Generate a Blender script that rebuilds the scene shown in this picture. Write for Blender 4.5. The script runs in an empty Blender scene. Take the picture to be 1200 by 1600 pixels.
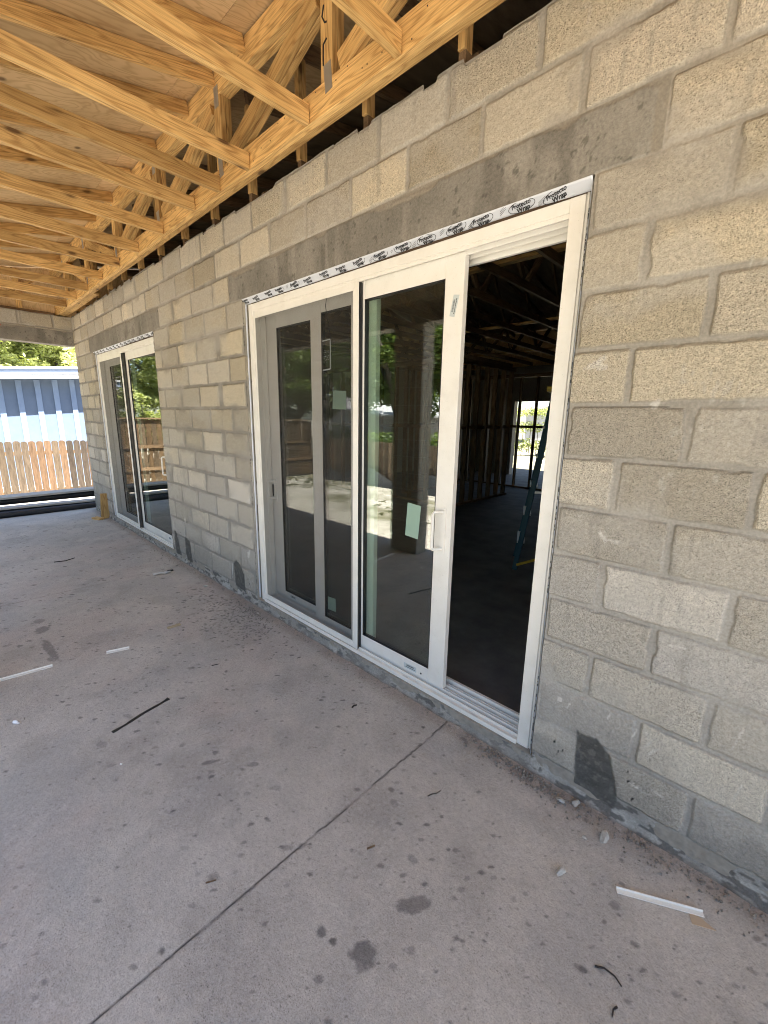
import bpy, bmesh, math, random
import numpy as np
from mathutils import Vector, Matrix, Euler
R = math.radians
random.seed(7)
S = bpy.context.scene
COL = S.collection

# ------------------------------------------------------------------ camera, world, sun, exposure
CAM = (0.6684, -1.7751, 1.5625)
M = Matrix(((0.72254076, 0.69111597, 0.01713366), (0.16221684, -0.14539687, -0.97598435), (-0.67202719, 0.70796784, -0.21716582)))
cd = bpy.data.cameras.new('camera'); cam = bpy.data.objects.new('camera', cd); COL.objects.link(cam)
cam.matrix_world = Matrix.Translation(CAM) @ Matrix((M[0], -M[1], -M[2])).transposed().to_4x4()
cd.sensor_fit = 'VERTICAL'; cd.sensor_height = 36.0; cd.sensor_width = 27.0
cd.lens = 36.0 * 659.58 / 1600.0
cd.clip_start = 0.02; cd.clip_end = 800
S.camera = cam

SUN_EL, SUN_AZ = R(66), R(88)
w = bpy.data.worlds.new('World'); S.world = w; w.use_nodes = True
nt = w.node_tree; bg = nt.nodes['Background']
sky = nt.nodes.new('ShaderNodeTexSky'); sky.sky_type = 'NISHITA'; sky.sun_disc = False
sky.sun_elevation = SUN_EL; sky.sun_rotation = SUN_AZ; sky.air_density = 1.0; sky.dust_density = 1.2
nt.links.new(sky.outputs[0], bg.inputs[0]); bg.inputs[1].default_value = 0.06
sd = bpy.data.lights.new('sun', 'SUN'); sd.energy = 5.0; sd.angle = R(0.5); sd.color = (1, 0.945, 0.86)
sun = bpy.data.objects.new('sun', sd); COL.objects.link(sun)
sv = Vector((math.sin(SUN_AZ) * math.cos(SUN_EL), math.cos(SUN_AZ) * math.cos(SUN_EL), math.sin(SUN_EL)))
sun.rotation_euler = sv.to_track_quat('Z', 'Y').to_euler()
S.view_settings.view_transform = 'Standard'; S.view_settings.look = 'None'
S.view_settings.exposure = 3.02; S.view_settings.gamma = 1
S.render.engine = 'CYCLES'
S.cycles.filter_width = 1.0
S.cycles.max_bounces = 9; S.cycles.diffuse_bounces = 5; S.cycles.transparent_max_bounces = 24; S.cycles.glossy_bounces = 4

# ------------------------------------------------------------------ object helpers
WM = {}
def link(name, me, mat=None, parent=None, mw=Matrix.Identity(4), label=None, cat=None, group=None, kind=None):
    o = bpy.data.objects.new(name, me); COL.objects.link(o)
    if mat is not None and me is not None and not me.materials: me.materials.append(mat)
    if parent is not None:
        o.parent = parent; o.matrix_basis = WM[parent.name].inverted() @ mw
    else: o.matrix_basis = mw
    WM[o.name] = mw.copy()
    if label: o['label'] = label
    if cat: o['category'] = cat
    if group: o['group'] = group
    if kind: o['kind'] = kind
    return o
def thing(name, loc, label, cat, group=None, rz=0):
    return link(name, None, None, None, Matrix.Translation(loc) @ Matrix.Rotation(rz, 4, 'Z'), label, cat, group)
def copy_tree(root, delta, label):
    d = Matrix.Translation(delta) if not isinstance(delta, Matrix) else delta
    r = root.copy(); COL.objects.link(r); r.matrix_basis = d @ root.matrix_basis; WM[r.name] = d @ WM[root.name]
    r['label'] = label
    for ch in list(root.children):
        c = ch.copy(); COL.objects.link(c); c.parent = r; WM[c.name] = d @ WM[ch.name]
        for g in list(ch.children):
            k = g.copy(); COL.objects.link(k); k.parent = c; WM[k.name] = d @ WM[g.name]
    return r

class MB:
    def __init__(s): s.v = []; s.f = []
    def add(s, vs, fs):
        n = len(s.v); s.v += [tuple(v) for v in vs]; s.f += [tuple(i + n for i in f) for f in fs]; return s
    def box(s, x0, x1, y0, y1, z0, z1, mat=None):
        vs = [Vector((x, y, z)) for z in (z0, z1) for y in (y0, y1) for x in (x0, x1)]
        if mat is not None: vs = [mat @ v for v in vs]
        return s.add(vs, [(0, 2, 3, 1), (4, 5, 7, 6), (0, 1, 5, 4), (2, 6, 7, 3), (0, 4, 6, 2), (1, 3, 7, 5)])
    def prism(s, pts, y0, y1, mat=None):          # outline in xz extruded along y
        n = len(pts); vs = [Vector((p[0], y, p[1])) for y in (y0, y1) for p in pts]
        if mat is not None: vs = [mat @ v for v in vs]
        return s.add(vs, [tuple(range(n)), tuple(range(2 * n - 1, n - 1, -1))] + [(i, i + n, (i + 1) % n + n, (i + 1) % n) for i in range(n)])
    def tube(s, pts, rad, seg=8, cap=True):
        pts = [Vector(p) for p in pts]; n = len(pts); vs = []; fs = []
        rad = rad if hasattr(rad, '__len__') else [rad] * n
        ref = None
        for i, p in enumerate(pts):
            t = (pts[min(i + 1, n - 1)] - pts[max(i - 1, 0)]).normalized()
            if ref is None: ref = t.orthogonal().normalized()
            a = (ref - t * ref.dot(t)).normalized(); b = t.cross(a); ref = a
            for k in range(seg):
                q = 2 * math.pi * k / seg; vs.append(p + (a * math.cos(q) + b * math.sin(q)) * rad[i])
        for i in range(n - 1):
            for k in range(seg):
                fs.append((i * seg + k, i * seg + (k + 1) % seg, (i + 1) * seg + (k + 1) % seg, (i + 1) * seg + k))
        if cap: fs.append(tuple(range(seg - 1, -1, -1))); fs.append(tuple((n - 1) * seg + k for k in range(seg)))
        return s.add(vs, fs)
    def mesh(s, name, bevel=0, smooth=False, seg=1):
        me = bpy.data.meshes.new(name); me.from_pydata(s.v, [], s.f)
        bm = bmesh.new(); bm.from_mesh(me); bmesh.ops.recalc_face_normals(bm, faces=bm.faces)
        if bevel: bmesh.ops.bevel(bm, geom=list(bm.edges), offset=bevel, segments=seg, affect='EDGES', clamp_overlap=True)
        bm.to_mesh(me); bm.free()
        if smooth: me.polygons.foreach_set('use_smooth', [True] * len(me.polygons))
        return me
    def go(s, name, mat, parent=None, bevel=0, smooth=False, **k):
        return link(name, s.mesh(name, bevel, smooth), mat, parent, **k)

# ------------------------------------------------------------------ numpy noise
def hsh(i, j, seed):
    n = (i.astype(np.int64) * 374761393 + j.astype(np.int64) * 668265263 + seed * 974711) & 0x7fffffff
    n = ((n ^ (n >> 13)) * 1274126177) & 0x7fffffff
    return ((n ^ (n >> 16)) & 0xffff) / 65535.0
def vn(x, y, f, seed=0):
    x = x * f; y = y * f; i = np.floor(x); j = np.floor(y); u = x - i; v = y - j
    u = u * u * (3 - 2 * u); v = v * v * (3 - 2 * v)
    return (hsh(i, j, seed) * (1 - u) + hsh(i + 1, j, seed) * u) * (1 - v) + (hsh(i, j + 1, seed) * (1 - u) + hsh(i + 1, j + 1, seed) * u) * v
def fb(x, y, f, o=4, seed=0):
    a = 0; s = 0; k = 1.0
    for q in range(o): a = a + k * vn(x, y, f * 2 ** q, seed + q * 17); s += k; k *= .5
    return a / s
def ss(a, b, x): t = np.clip((x - a) / (b - a), 0, 1); return t * t * (3 - 2 * t)
def mix(a, b, t): return a * (1 - t)[..., None] + np.asarray(b) * t[..., None] if np.ndim(b) == 1 else a * (1 - t)[..., None] + b * t[..., None]

def sheet_mesh(name, P, col, keep=None):
    """P (nu,nv,3) grid, col (nu,nv,4); keep (nu-1,nv-1) mask of faces"""
    nu, nv = P.shape[:2]
    idx = np.arange(nu * nv).reshape(nu, nv)
    q = np.stack([idx[:-1, :-1], idx[1:, :-1], idx[1:, 1:], idx[:-1, 1:]], -1)
    q = q[keep] if keep is not None else q.reshape(-1, 4)
    used, inv = np.unique(q.ravel(), return_inverse=True)
    q = inv.reshape(-1, 4); V = P.reshape(-1, 3)[used]; C = col.reshape(-1, 4)[used]
    me = bpy.data.meshes.new(name); me.vertices.add(len(V)); me.vertices.foreach_set('co', V.astype(np.float32).ravel())
    me.loops.add(len(q) * 4); me.loops.foreach_set('vertex_index', q.astype(np.int32).ravel())
    me.polygons.add(len(q)); me.polygons.foreach_set('loop_start', np.arange(0, len(q) * 4, 4, dtype=np.int32))
    me.polygons.foreach_set('use_smooth', np.ones(len(q), bool))
    me.update(calc_edges=True)
    a = me.color_attributes.new('tone', 'FLOAT_COLOR', 'POINT'); a.data.foreach_set('color', C.astype(np.float32).ravel())
    return me

# ------------------------------------------------------------------ materials
def mat(name, col=(.5, .5, .5), rough=.6, metal=0, spec=.5):
    m = bpy.data.materials.new(name); m.use_nodes = True; b = m.node_tree.nodes['Principled BSDF']
    b.inputs['Base Color'].default_value = (*col, 1); b.inputs['Roughness'].default_value = rough
    b.inputs['Metallic'].default_value = metal; b.inputs['Specular IOR Level'].default_value = spec
    return m
class N:
    def __init__(s, m): s.t = m.node_tree; s.b = s.t.nodes['Principled BSDF']
    def n(s, typ, **k):
        d = s.t.nodes.new('ShaderNode' + typ)
        for a, v in k.items():
            if a.startswith('i_'): d.inputs[a[2:].replace('_', ' ')].default_value = v
            else: setattr(d, a, v)
        return d
    def l(s, a, b): s.t.links.new(a, b)
    def noise(s, vec, scale, detail=4, rough=.55, dist=0):
        d = s.n('TexNoise'); d.inputs['Scale'].default_value = scale; d.inputs['Detail'].default_value = detail
        d.inputs['Roughness'].default_value = rough; d.inputs['Distortion'].default_value = dist
        if vec is not None: s.l(vec, d.inputs['Vector'])
        return d.outputs['Fac']
    def ramp(s, fac, stops):
        d = s.n('ValToRGB'); e = d.color_ramp.elements
        while len(e) < len(stops): e.new(.5)
        for k, (p, c) in zip(e, stops): k.position = p; k.color = (*c, 1) if len(c) == 3 else c
        s.l(fac, d.inputs[0]); return d.outputs[0]
    def mixc(s, f, a, b, mode='MIX'):
        d = s.n('Mix', data_type='RGBA', blend_type=mode)
        for i, v in ((0, f), (6, a), (7, b)):
            if isinstance(v, (int, float)): d.inputs[i].default_value = v
            elif isinstance(v, tuple): d.inputs[i].default_value = (*v, 1)
            else: s.l(v, d.inputs[i])
        return d.outputs[2]
    def math(s, op, a, b=0):
        d = s.n('Math', operation=op)
        for i, v in ((0, a), (1, b)):
            if isinstance(v, (int, float)): d.inputs[i].default_value = v
            else: s.l(v, d.inputs[i])
        return d.outputs[0]
    def bump(s, h, dist, strength=1.0, prev=None):
        d = s.n('Bump'); d.inputs['Strength'].default_value = strength; d.inputs['Distance'].default_value = dist
        s.l(h, d.inputs['Height'])
        if prev is not None: s.l(prev, d.inputs['Normal'])
        return d.outputs[0]
    def objco(s, scale=None):
        c = s.n('TexCoord').outputs['Object']
        if scale is None: return c
        m = s.n('Mapping'); m.inputs['Scale'].default_value = scale; s.l(c, m.inputs['Vector']); return m.outputs[0]
    def set(s, k, v): s.l(v, s.b.inputs[k])
G = {}
def tone_mat(name, fine=300, amp=.0042, speck=.5, pits=True):
    m = mat(name, rough=.92, spec=.25); n = N(m)
    at = n.n('VertexColor', layer_name='tone'); co = n.objco()
    f1 = n.noise(co, fine, 3, .7); f2 = n.noise(co, fine * .35, 3, .6)
    sp = n.ramp(f1, [(.28, (1 - speck * 1.3,) * 3), (.5, (1, 1, 1)), (.74, (1 + speck * .8,) * 3)])
    sp2 = n.ramp(f2, [(.3, (1 - speck * .35,) * 3), (.7, (1 + speck * .3,) * 3)])
    c = n.mixc(at.outputs['Alpha'], at.outputs['Color'], n.mixc(1.0, at.outputs['Color'], sp, 'MULTIPLY'))
    c = n.mixc(1.0, c, sp2, 'MULTIPLY')
    h = n.math('MULTIPLY', n.math('ADD', f1, n.math('MULTIPLY', f2, 1.4)), n.math('ADD', n.math('MULTIPLY', at.outputs['Alpha'], .9), .12))
    if pits:
        vo = n.n('TexVoronoi', feature='F1'); vo.inputs['Scale'].default_value = fine * .42; n.l(co, vo.inputs['Vector'])
        pit = n.ramp(vo.outputs['Distance'], [(.05, (0, 0, 0)), (.32, (1, 1, 1))])
        c = n.mixc(n.math('MULTIPLY', at.outputs['Alpha'], .30), c, n.mixc(1.0, c, pit, 'MULTIPLY'))
        h = n.math('ADD', h, n.math('MULTIPLY', n.math('MULTIPLY', pit, .8), at.outputs['Alpha']))
    if not pits:
        cl = n.ramp(n.noise(co, 2.6, 4, .65), [(.42, (.35, .35, .35)), (.62, (1, 1, 1))])
        for sc_, th_, am_ in ((38, .15, .6), (85, .26, .6), (150, .3, .5)):
            mp = n.n('Mapping'); mp.inputs['Rotation'].default_value = (0, 0, .8); mp.inputs['Scale'].default_value = (1.0, 1.7, 1.0); n.l(co, mp.inputs['Vector'])
            wv = n.n('VectorMath', operation='ADD'); n.l(mp.outputs[0], wv.inputs[0])
            ns = n.n('TexNoise'); ns.inputs['Scale'].default_value = sc_ * 2; n.l(co, ns.inputs['Vector']); sc2 = n.n('VectorMath', operation='SCALE'); sc2.inputs['Scale'].default_value = .35 / sc_; n.l(ns.outputs['Color'], sc2.inputs[0]); n.l(sc2.outputs[0], wv.inputs[1])
            vo = n.n('TexVoronoi'); vo.inputs['Scale'].default_value = sc_; n.l(wv.outputs[0], vo.inputs['Vector'])
            thr = n.math('MULTIPLY', n.math('POWER', n.n('SeparateColor').outputs[0], 1.0), th_)
            sep = [x for x in n.t.nodes if x.bl_idname == 'ShaderNodeSeparateColor'][-1]; n.l(vo.outputs['Color'], sep.inputs[0])
            k = n.math('LESS_THAN', vo.outputs['Distance'], thr)
            c = n.mixc(n.math('MULTIPLY', n.math('MULTIPLY', k, am_), cl), c, n.mixc(1.0, c, (.22, .21, .20), 'MULTIPLY'))
    n.set('Base Color', c); n.set('Normal', n.bump(h, amp, 1.0))
    return m
G['masonry'] = tone_mat('rough_block')
G['slab'] = tone_mat('porch_concrete', 190, .0020, .30, False)

def wood_mat(name, light, dark, knot=True, sx=1.0, rough=.62, grain=34):
    m = mat(name, rough=rough, spec=.3); n = N(m)
    oi = n.n('ObjectInfo'); co = n.objco((1, 1, 1))
    add = n.n('VectorMath', operation='ADD'); n.l(co, add.inputs[0])
    cb = n.n('CombineXYZ'); 
    for i, k in ((0, 13.7), (1, 5.1), (2, 7.7)): n.l(n.math('MULTIPLY', oi.outputs['Random'], k), cb.inputs[i])
    n.l(cb.outputs[0], add.inputs[1])
    mp = n.n('Mapping'); mp.inputs['Scale'].default_value = (1.1 * sx, 9, 9); n.l(add.outputs[0], mp.inputs['Vector'])
    big = n.noise(mp.outputs[0], 1.0, 2, .5)                       # long bent growth rings
    rings = n.math('SINE', n.math('MULTIPLY', big, grain * 2.2))
    rings = n.math('ADD', n.math('MULTIPLY', rings, .5), .5)
    mp2 = n.n('Mapping'); mp2.inputs['Scale'].default_value = (6, 240, 240); n.l(add.outputs[0], mp2.inputs['Vector'])
    fib = n.noise(mp2.outputs[0], 1.0, 4, .6)
    c = n.mixc(n.math('MULTIPLY', n.math('POWER', rings, 2.6), .8), light, dark)
    c = n.mixc(.35, c, n.ramp(fib, [(.34, tuple(x * .5 for x in dark)), (.58, tuple(min(1, x * 1.15) for x in light))]))
    if knot:
        mp3 = n.n('Mapping'); mp3.inputs['Scale'].default_value = (2.6, 8, 8); n.l(add.outputs[0], mp3.inputs['Vector'])
        vo = n.n('TexVoronoi'); vo.inputs['Scale'].default_value = 1.0; n.l(mp3.outputs[0], vo.inputs['Vector'])
        k = n.ramp(vo.outputs['Distance'], [(.07, (1, 1, 1)), (.13, (.25, .25, .25)), (.19, (0, 0, 0))])
        c = n.mixc(n.math('MULTIPLY', k, .85), c, (.07, .028, .012))
    var = n.ramp(oi.outputs['Random'], [(0, (.72, .70, .66)), (.5, (.98, .97, .95)), (1, (1.16, 1.15, 1.12))])
    c = n.mixc(1.0, c, var, 'MULTIPLY')
    blot = n.ramp(n.noise(add.outputs[0], 2.6, 3), [(.3, (.78, .75, .70)), (.65, (1.06, 1.06, 1.06))])
    c = n.mixc(1.0, c, blot, 'MULTIPLY')
    n.set('Base Color', c); n.set('Normal', n.bump(n.math('ADD', fib, n.math('MULTIPLY', rings, .5)), .0008, .7))
    return m
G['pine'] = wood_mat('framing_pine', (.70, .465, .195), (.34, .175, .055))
G['old_shaded_pine'] = wood_mat('weathered_and_shade_toned_pine', (.22, .145, .085), (.10, .06, .034))  # weathered outdoors; for room framing the indoor shade is put into the colour

def ply_mat():
    m = mat('plywood', rough=.7, spec=.25); n = N(m); oi = n.n('ObjectInfo'); co = n.objco()
    ad = n.n('VectorMath', operation='ADD'); n.l(co, ad.inputs[0]); cb = n.n('CombineXYZ')
    for i in (0, 1): n.l(n.math('MULTIPLY', oi.outputs['Random'], 31.0), cb.inputs[i])
    n.l(cb.outputs[0], ad.inputs[1])
    mp = n.n('Mapping'); mp.inputs['Scale'].default_value = (5.5, 1.5, 1.5); n.l(ad.outputs[0], mp.inputs['Vector'])
    b = n.noise(mp.outputs[0], 1.0, 3, .5, .5)
    r = n.math('ADD', n.math('MULTIPLY', n.math('SINE', n.math('MULTIPLY', b, 95)), .5), .5)
    c = n.mixc(n.math('MULTIPLY', n.math('POWER', r, 2.4), .45), (.74, .54, .305), (.45, .285, .13))
    vo = n.n('TexVoronoi'); vo.inputs['Scale'].default_value = 2.3; n.l(ad.outputs[0], vo.inputs['Vector'])
    k = n.ramp(vo.outputs['Distance'], [(.03, (1, 1, 1)), (.07, (0, 0, 0))])
    c = n.mixc(n.math('MULTIPLY', k, .8), c, (.08, .04, .018))
    c = n.mixc(1.0, c, n.ramp(n.noise(ad.outputs[0], 1.7, 4), [(.3, (.76, .74, .71)), (.7, (1.1, 1.1, 1.1))]), 'MULTIPLY')
    c = n.mixc(1.0, c, n.ramp(oi.outputs['Random'], [(0, (.85, .84, .82)), (1, (1.08, 1.08, 1.08))]), 'MULTIPLY')
    n.set('Base Color', c); n.set('Normal', n.bump(r, .0005, .5)); return m
G['ply'] = ply_mat()
def shade_ply():
    m = mat('shade_toned_sheathing', rough=.8, spec=.2); n = N(m); co = n.objco((2, .6, 1))
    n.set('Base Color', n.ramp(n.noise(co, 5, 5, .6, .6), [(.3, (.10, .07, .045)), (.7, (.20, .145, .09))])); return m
G['shadeply'] = shade_ply()  # darker copy of the plywood, the rooms' dimness put into its colour

def vinyl():
    m = mat('white_vinyl', (.78, .765, .72), .34); n = N(m); co = n.objco()
    d = n.noise(co, 9, 5, .6); e = n.noise(co, 160, 3)
    c = n.ramp(d, [(.25, (.74, .715, .65)), (.5, (.80, .78, .72)), (.8, (.83, .81, .76))])
    c = n.mixc(n.math('MULTIPLY', n.math('GREATER_THAN', e, .69), .35), c, (.42, .39, .34))
    n.set('Base Color', c); n.set('Roughness', n.ramp(d, [(.3, (.5,) * 3), (.7, (.28,) * 3)])); return m
G['vinyl'] = vinyl()
G['gasket_and_gap_shade'] = mat('black_gasket_and_gap_shade', (.012, .012, .013), .5)
G['alu'] = mat('track_aluminium', (.62, .62, .61), .38, .35)
G['steel'] = mat('galvanised_plate', (.42, .43, .43), .42, .75)
def glass(name, tint, f0):
    m = bpy.data.materials.new(name); m.use_nodes = True; t = m.node_tree; t.nodes.clear()
    o = t.nodes.new('ShaderNodeOutputMaterial'); mx = t.nodes.new('ShaderNodeMixShader')
    tr = t.nodes.new('ShaderNodeBsdfTransparent'); tr.inputs[0].default_value = (*tint, 1)
    gl = t.nodes.new('ShaderNodeBsdfGlossy'); gl.inputs['Roughness'].default_value = .003; gl.inputs[0].default_value = (1, 1, 1, 1)
    ge = t.nodes.new('ShaderNodeNewGeometry'); dp = t.nodes.new('ShaderNodeVectorMath'); dp.operation = 'DOT_PRODUCT'
    t.links.new(ge.outputs['Incoming'], dp.inputs[0]); t.links.new(ge.outputs['Normal'], dp.inputs[1])
    def mt(op, a, b):
        q = t.nodes.new('ShaderNodeMath'); q.operation = op
        for i, v in ((0, a), (1, b)):
            if isinstance(v, (int, float)): q.inputs[i].default_value = v
            else: t.links.new(v, q.inputs[i])
        return q.outputs[0]
    ab = mt('ABSOLUTE', dp.outputs['Value'], 0); om = mt('SUBTRACT', 1.0, ab); p5 = mt('POWER', om, 5.0)
    f = mt('ADD', mt('MULTIPLY', p5, 1 - f0), f0)
    t.links.new(f, mx.inputs[0]); t.links.new(tr.outputs[0], mx.inputs[1]); t.links.new(gl.outputs[0], mx.inputs[2]); t.links.new(mx.outputs[0], o.inputs[0])
    return m
G['glass'] = glass('door_glass', (.80, .88, .83), .14)
def screen():
    m = bpy.data.materials.new('insect_mesh'); m.use_nodes = True; t = m.node_tree; b = t.nodes['Principled BSDF']
    b.inputs['Base Color'].default_value = (.022, .021, .019, 1); b.inputs['Roughness'].default_value = .7
    tr = t.nodes.new('ShaderNodeBsdfTransparent'); mx = t.nodes.new('ShaderNodeMixShader'); mx.inputs[0].default_value = .25
    t.links.new(tr.outputs[0], mx.inputs[1]); t.links.new(b.outputs[0], mx.inputs[2]); t.links.new(mx.outputs[0], t.nodes['Material Output'].inputs[0]); return m
G['screen'] = screen()
G['ink'] = mat('black_ink', (.012, .012, .014), .6)
G['tape'] = mat('foil_tape', (.62, .65, .70), .35, .1)
G['paper'] = mat('sticker_paper', (.55, .60, .60), .5)
G['green'] = mat('green_sticker', (.27, .40, .32), .55)
G['white'] = mat('white_paint', (.8, .8, .8), .55)
G['brownbuck'] = mat('wood_buck', (.13, .085, .055), .8)
G['dark'] = mat('black_plastic', (.015, .015, .016), .55)
G['tan'] = mat('tan_wood', (.40, .32, .20), .8)
G['red'] = mat('red_marker', (.45, .03, .02), .7)
def noisy(name, c1, c2, scale, rough=.8, bump=.002, extra=None, mapping=None):
    m = mat(name, rough=rough, spec=.3); n = N(m); co = n.objco(mapping)
    f = n.noise(co, scale, 6, .6)
    c = n.ramp(f, [(.3, c1), (.7, c2)])
    if extra:
        f2 = n.noise(co, extra[0], 4, .6); c = n.mixc(n.ramp(f2, [(extra[1], (0, 0, 0)), (extra[1] + .08, (1, 1, 1))]), c, extra[2])
    n.set('Base Color', c); n.set('Normal', n.bump(f, bump)); return m
G['stone'] = noisy('broken_concrete', (.34, .325, .295), (.60, .575, .52), 60, .95)
G['grit'] = noisy('grit', (.13, .115, .10), (.34, .31, .27), 90, .95)
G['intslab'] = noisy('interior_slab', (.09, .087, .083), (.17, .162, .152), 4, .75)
G['plainblock'] = noisy('plain_block', (.24, .22, .19), (.36, .33, .28), 30, .95, .004)

# ------------------------------------------------------------------ masonry heightfield
B = 0.2032
BW = np.array([.53, .475, .375]); 
def heads_for(n):                 # head joints of course n on the long wall
    if n == 14: return -.25, .4222
    if n == 13: return -.07, .4135
    return None
def wall_paint(X, Z):
    """height, rgb, grain for the porch wall"""
    wz = Z + .006 * (fb(X, Z, 2.2, 3, 5) - .5) + .004 * (vn(X, Z, 30, 9) - .5)
    wx = X + .006 * (vn(X, Z, 24, 11) - .5)
    n = np.floor(wz / B).astype(int)
    dz = np.minimum(wz - n * B, (n + 1) * B - wz)
    dx = np.full_like(X, 9.0); bid = np.zeros_like(X)
    odd = (n % 2) == 1
    for lo, hi, f in ((-99, -7, 'far'), (-7, -2.5, 'mid'), (-2.5, 99, 'near')):
        msk = (X > lo) & (X <= hi)
        if f == 'near': off = np.where(odd, 0., B); pit = np.full_like(X, 2 * B)
        elif f == 'mid': off = np.where(odd, -2.815, -3.0); pit = np.where(odd, .416, .43)
        else: off = np.where(odd, -7.42, -7.2); pit = np.full_like(X, .41)
        off = np.where(n == 14, -.25, np.where(n == 13, -.07, off)); pit = np.where(n == 14, .4222, np.where(n == 13, .4135, pit))
        off = np.where((n == 12) & (X < -2.5), -3.04, off); pit = np.where((n == 12) & (X < -2.5), .43, pit)
        t = (wx - off) / pit; k = np.round(t); d = np.abs(t - k) * pit
        wide = (f == 'mid') & (~odd) & (k == 0) & (n < 12)
        d = np.where(wide, np.maximum(d - .022, 0), d)
        dx = np.where(msk, d, dx); bid = np.where(msk, np.floor(t) + n * 131.0, bid)
    jw = .0035 + .0055 * vn(X, Z, 5, 21) ** 1.5
    jz = .0030 + .0040 * vn(X, Z, 7, 22) + .002 * ss(-2.0, -3.0, X)
    e = .008 * fb(X, Z, 42, 3, 31) + .009 * ss(.58, .8, fb(X, Z, 11, 3, 32))
    # rounded corners: combined distance
    ax = dx - jw - e * .8; az = dz - jz - e * .6; r = .011
    dd = np.where((ax < r) & (az < r), r - np.sqrt(np.maximum(r - ax, 0) ** 2 + np.maximum(r - az, 0) ** 2), np.minimum(ax, az))
    lower = ss(1.9, .5, Z)
    smear = ss(.58 - .07 * lower, .72, fb(X, Z, 3.1, 4, 41)) * ss(.075, .0, np.minimum(dx, dz))
    blk = ss(-.001, .0075, dd) * (1 - .85 * smear)
    blk = blk * (1 - .8 * ss(.66, .74, fb(X * 1.3, Z, 2.3, 4, 77)) * lower)
    r1 = hsh(bid, n * 1.0, 3); r2 = hsh(bid, n * 1.0, 8); r3 = hsh(bid, n * 1.0, 12)
    h = blk * (.0052 + .003 * (r1 - .5)) + .0026 * (fb(X, Z, 34, 3, 51) - .5) + blk * .0022 * (fb(X, Z, 90, 2, 53) - .5) * (.6 + r2)
    h = h - .0026 * ss(.009, .0, dd) * ss(-.012, 0, dd) * vn(X, Z, 9, 61)       # groove at arrises
    smooth_blk = (r2 > .62).astype(float) * .55
    c = np.ones(X.shape + (3,)) * BW
    c = mix(c, np.array([.53, .505, .46]), lower * .75)  # warm above, greyer below: light on the wall put into the blocks' colour
    c = c * (.70 + .50 * r1)[..., None] * np.stack([np.ones_like(r3), .985 + .03 * r3, .93 + .12 * r3], -1)
    c = mix(c, np.array([.38, .36, .32]), smooth_blk * .8)
    mort = (np.array([.315, .292, .25]) + np.array([.06, .065, .072]) * lower[..., None]) * ((.78 + .38 * fb(X, Z, 12, 3, 71)) * (1 - .24 * ss(-2.0, -3.0, X)))[..., None]
    c = c * blk[..., None] + mort * (1 - blk[..., None])
    # thin mortar wash over the faces, drips, chalky scuffs
    wash = ss(.50, .70, fb(X * .9, Z * 1.2, 3.7, 5, 81)); c = mix(c, np.array([.40, .38, .34]), wash * .5)
    scr = ss(.60, .80, fb(X * 9, Z, 4.0, 3, 87)) * ss(.5, .7, fb(X, Z, 2.7, 3, 88)); c = mix(c, np.array([.26, .245, .215]), scr * .4)
    chalk = ss(.74, .80, vn(X, Z, 22, 91) * .5 + vn(X * 1.7, Z * .6, 60, 92) * .5) * ss(.60, .70, fb(X, Z, 2.0, 3, 93))
    c = mix(c, np.array([.52, .50, .45]), chalk * .4)
    grain = blk * (1 - .45 * wash) * (1 - smooth_blk)
    # grime toward the foot of the wall (splash and dust)
    gr = ss(.42, .62, fb(X, Z, 5, 4, 101) + .25 * ss(.4, 0, Z)) * ss(.5, .0, Z); c = mix(c, np.array([.20, .19, .17]), gr * .45)
    for (sx, sz, ang, L, W) in SCUFFS:
        u = (X - sx) * math.cos(ang) + (Z - sz) * math.sin(ang); v = -(X - sx) * math.sin(ang) + (Z - sz) * math.cos(ang)
        q = (u / L) ** 2 + (v / W) ** 2 + 1.9 * (fb(X, Z, 75, 3, 5) - .5)
        c = mix(c, np.array([.68, .66, .61]), ss(1.0, .5, q) * .6)
    for k, (sx, sz) in enumerate(DARKS):
        q = ((X - sx - .3 * (Z - sz)) / .0035) ** 2 + ((Z - sz) / .010) ** 2 + 2.4 * (fb(X, Z, 130, 2, k) - .5)
        c = mix(c, np.array([.02, .02, .02]), ss(1.0, .6, q))
    return h, c, grain, n
SCUFFS = [(.085, 1.78, .5, .05, .014), (.10, 1.77, -.6, .03, .018), (.186, 1.115, -.9, .035, .009), (.228, 1.108, -.1, .022, .006), (.297, 1.626, 1.4, .018, .014), (.488, .762, .2, .03, .006),
          (.442, .36, -1.2, .03, .004), (.455, .33, 1.1, .04, .003), (.40, .34, 1.3, .03, .003), (.30, .36, 1.3, .025, .003), (.43, .11, -.2, .035, .007), (.515, .128, -.25, .03, .007),
          (.47, .30, 1.0, .03, .006), (.10, .34, .6, .012, .012), (.14, .33, 1.2, .02, .003), (.70, .50, 1.4, .05, .003), (.73, .30, 1.4, .06, .003), (.78, .8, 1.3, .06, .003),
          (-.255, 2.477, 1.2, .012, .005), (-.235, 2.49, .4, .014, .004), (-2.2, 2.55, 1.3, .05, .004), (-1.8, 2.60, 1.4, .04, .004), (-6.2, 2.56, 1.3, .04, .012), (-6.1, 2.60, .3, .02, .012), (-6.9, 2.6, 1.1, .05, .008),
          (-4.05, .42, 1.2, .04, .02), (-2.66, .36, 1.3, .05, .02), (-3.0, .12, 1.5, .09, .012)]
DARKS = [(.10, .12), (.12, .075), (.14, .095), (.40, .16), (.405, .115), (.43, .045), (-2.70, .11), (-2.68, .07), (-4.2, .25)]
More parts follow.
